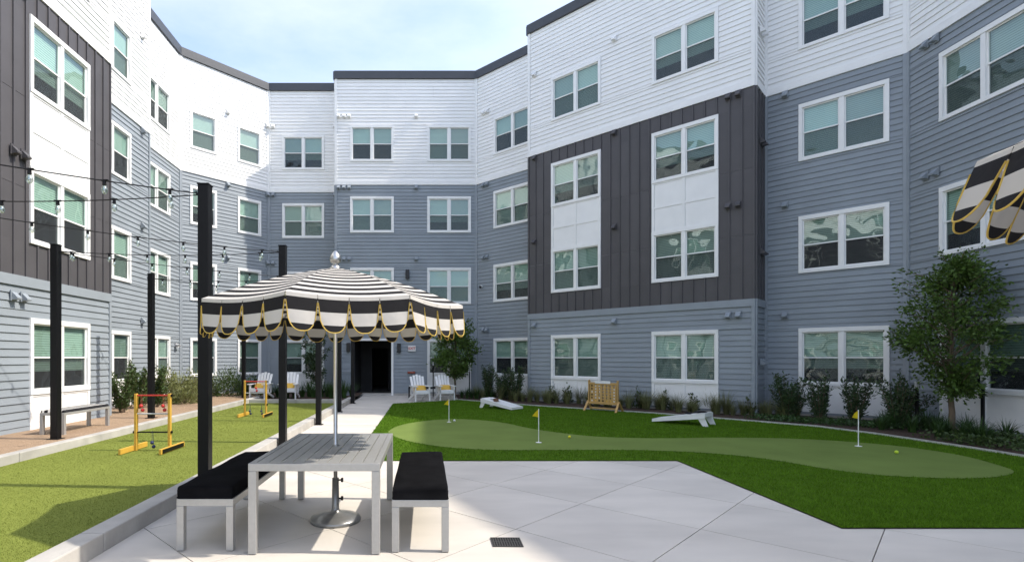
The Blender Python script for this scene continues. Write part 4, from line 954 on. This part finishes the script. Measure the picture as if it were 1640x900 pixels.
TL = ['feathery grass tuft behind the left cornhole board', 'feathery grass tuft left of the wooden four in a row game, below the bay', 'feathery grass tuft behind the wooden four in a row game', 'feathery grass tuft between the wooden game and the right bay window', 'feathery grass tuft below the right bay window, behind the right cornhole board', 'feathery grass tuft at the bay corner, left of the dark upright shrubs']
# tufts along the lawn edge below the bay, straps near the right wall and at the back
for k in range(54):
    f = k/53; x = 1.7+f*7.3; y = 20.0-f*6.95; off = rnd.uniform(.2, .95)
    clump('grass_tuft', TUF[k % 3], x+off*.7, y+off*.7, .05, rnd.uniform(.85, 1.3), TL[min(5, int(f*6))], 'grass tuft', TL[min(5, int(f*6))].replace('feathery grass tuft', 'grass tufts'))
for k in range(16):
    clump('strap_plant', STR[k % 3], 9.75+rnd.uniform(0, 1.3), 9.4+k*.17+rnd.uniform(-.1, .1), .05, rnd.uniform(.7, 1.0), 'dark strap leaved plant around the bushy right hand tree', 'strap plant', 'strap leaved plants at the right tree')
for k in range(14):
    clump('strap_plant', STR[k % 3], -5.9+k*.235, 20.0+rnd.uniform(-.4, .5), .1, rnd.uniform(.95, 1.35), 'green strap leaved plant in the bed behind the bocce court', 'strap plant', 'strap leaved plants behind the bocce court')
for k in range(7):
    clump('strap_plant', STR[k % 3], 1.4+k*.18, 20.35-k*.08+rnd.uniform(-.2, .2), .05, rnd.uniform(.7, .95), 'dark strap leaved plant below the tree behind the white chairs', 'strap plant', 'strap leaved plants at the back tree')
for k, f in enumerate((.30, .36, .60, .68, .76, .9)):
    x = 1.7+f*7.3; y = 20.0-f*6.95; bush(x+.55, y+.55, .05, .55, .14, 'thin leafy seedling plant against the wall below the charcoal bay', MLEAF, 160, .09, .05, 'seedling plants along the bay')
# ground cover on the right
n = 5200; xx = npr.uniform(9.6, 11.3, n); yy = npr.uniform(7.5, 10.4, n); keep = npr.uniform(0, 1, n) < .5+.5*np.sin(xx*5+yy*3); xx, yy = xx[keep], yy[keep]
P = np.stack([xx, yy, npr.uniform(.05, .2, len(xx))], 1); o = link('ground_cover', leaf_mesh('ground_cover', P, np.tile((0,0,.6), (len(xx), 1)), .07, .045, MLEAF, .9)); o['kind'] = 'stuff'; o['label'] = 'low leafy ground cover in the right hand bed'
n = 2600; f = npr.uniform(0, 1, n); xx = 8.4+f*2.2+npr.normal(0, .25, n); yy = 13.3-f*1.9+npr.normal(0, .2, n); ok = inside(EDGEL+[(12,4.9),(12,12.9),(4.4,20.4)], xx, yy); xx, yy = xx[ok], yy[ok]
P = np.stack([xx, yy, npr.uniform(.05, .16, len(xx))], 1); o = link('creeping_cover', leaf_mesh('creeping_cover', P, np.tile((0,0,.6), (len(xx), 1)), .06, .035, STRAP, .9)); o['kind'] = 'stuff'; o['label'] = 'low creeping ground cover along the lawn edge'
# turf fibres
def fibres(name, poly, holes, n, h, wd, m, z, near):
    x0, x1 = min(p[0] for p in poly), max(p[0] for p in poly); y0, y1 = max(3.5, min(p[1] for p in poly)), max(p[1] for p in poly)
    Y = y0+(y1-y0)*npr.uniform(0, 1, n)**near; X = npr.uniform(x0, x1, n); k = inside(poly, X, Y)
    for hh in holes: k &= ~inside(hh, X, Y)
    X, Y = X[k], Y[k]; n = len(X); a = npr.uniform(0, 6.28, n); s = 1+.06*(Y-4); ww = wd*s; H = h*npr.uniform(.6, 1.2, n); lx, ly = npr.normal(0, .5, n)*H, npr.normal(0, .5, n)*H
    A = np.stack([X-np.cos(a)*ww, Y-np.sin(a)*ww, np.full(n, z)], 1); B = np.stack([X+np.cos(a)*ww, Y+np.sin(a)*ww, np.full(n, z)], 1); C = np.stack([X+lx, Y+ly, z+H], 1)
    V = np.stack([A, B, C], 1).reshape(-1, 3); me = bpy.data.meshes.new(name); me.vertices.add(3*n); me.vertices.foreach_set('co', V.ravel().astype('f')); me.loops.add(3*n); me.loops.foreach_set('vertex_index', np.arange(3*n).astype('i'))
    me.polygons.add(n); me.polygons.foreach_set('loop_start', np.arange(0, 3*n, 3).astype('i')); me.update(calc_edges=True); me.materials.append(m); o = link(name, me); o['kind'] = 'stuff'; return o
fibres('lawn_grass', lawn_poly, [green_poly], 320000, .034, .0032, BLADE, .011, 1.5)['label'] = 'short dark green artificial lawn blades'
fibres('bocce_fibres', [(TURF_X0+.01,-3),(TURF_X1-.01,-3),(TURF_X1-.01,TURF_Y1-.01),(TURF_X0+.01,TURF_Y1-.01)], [], 160000, .010, .0022, BBLADE, .08, 1.8)['label'] = 'short olive artificial turf fibres of the bocce court'
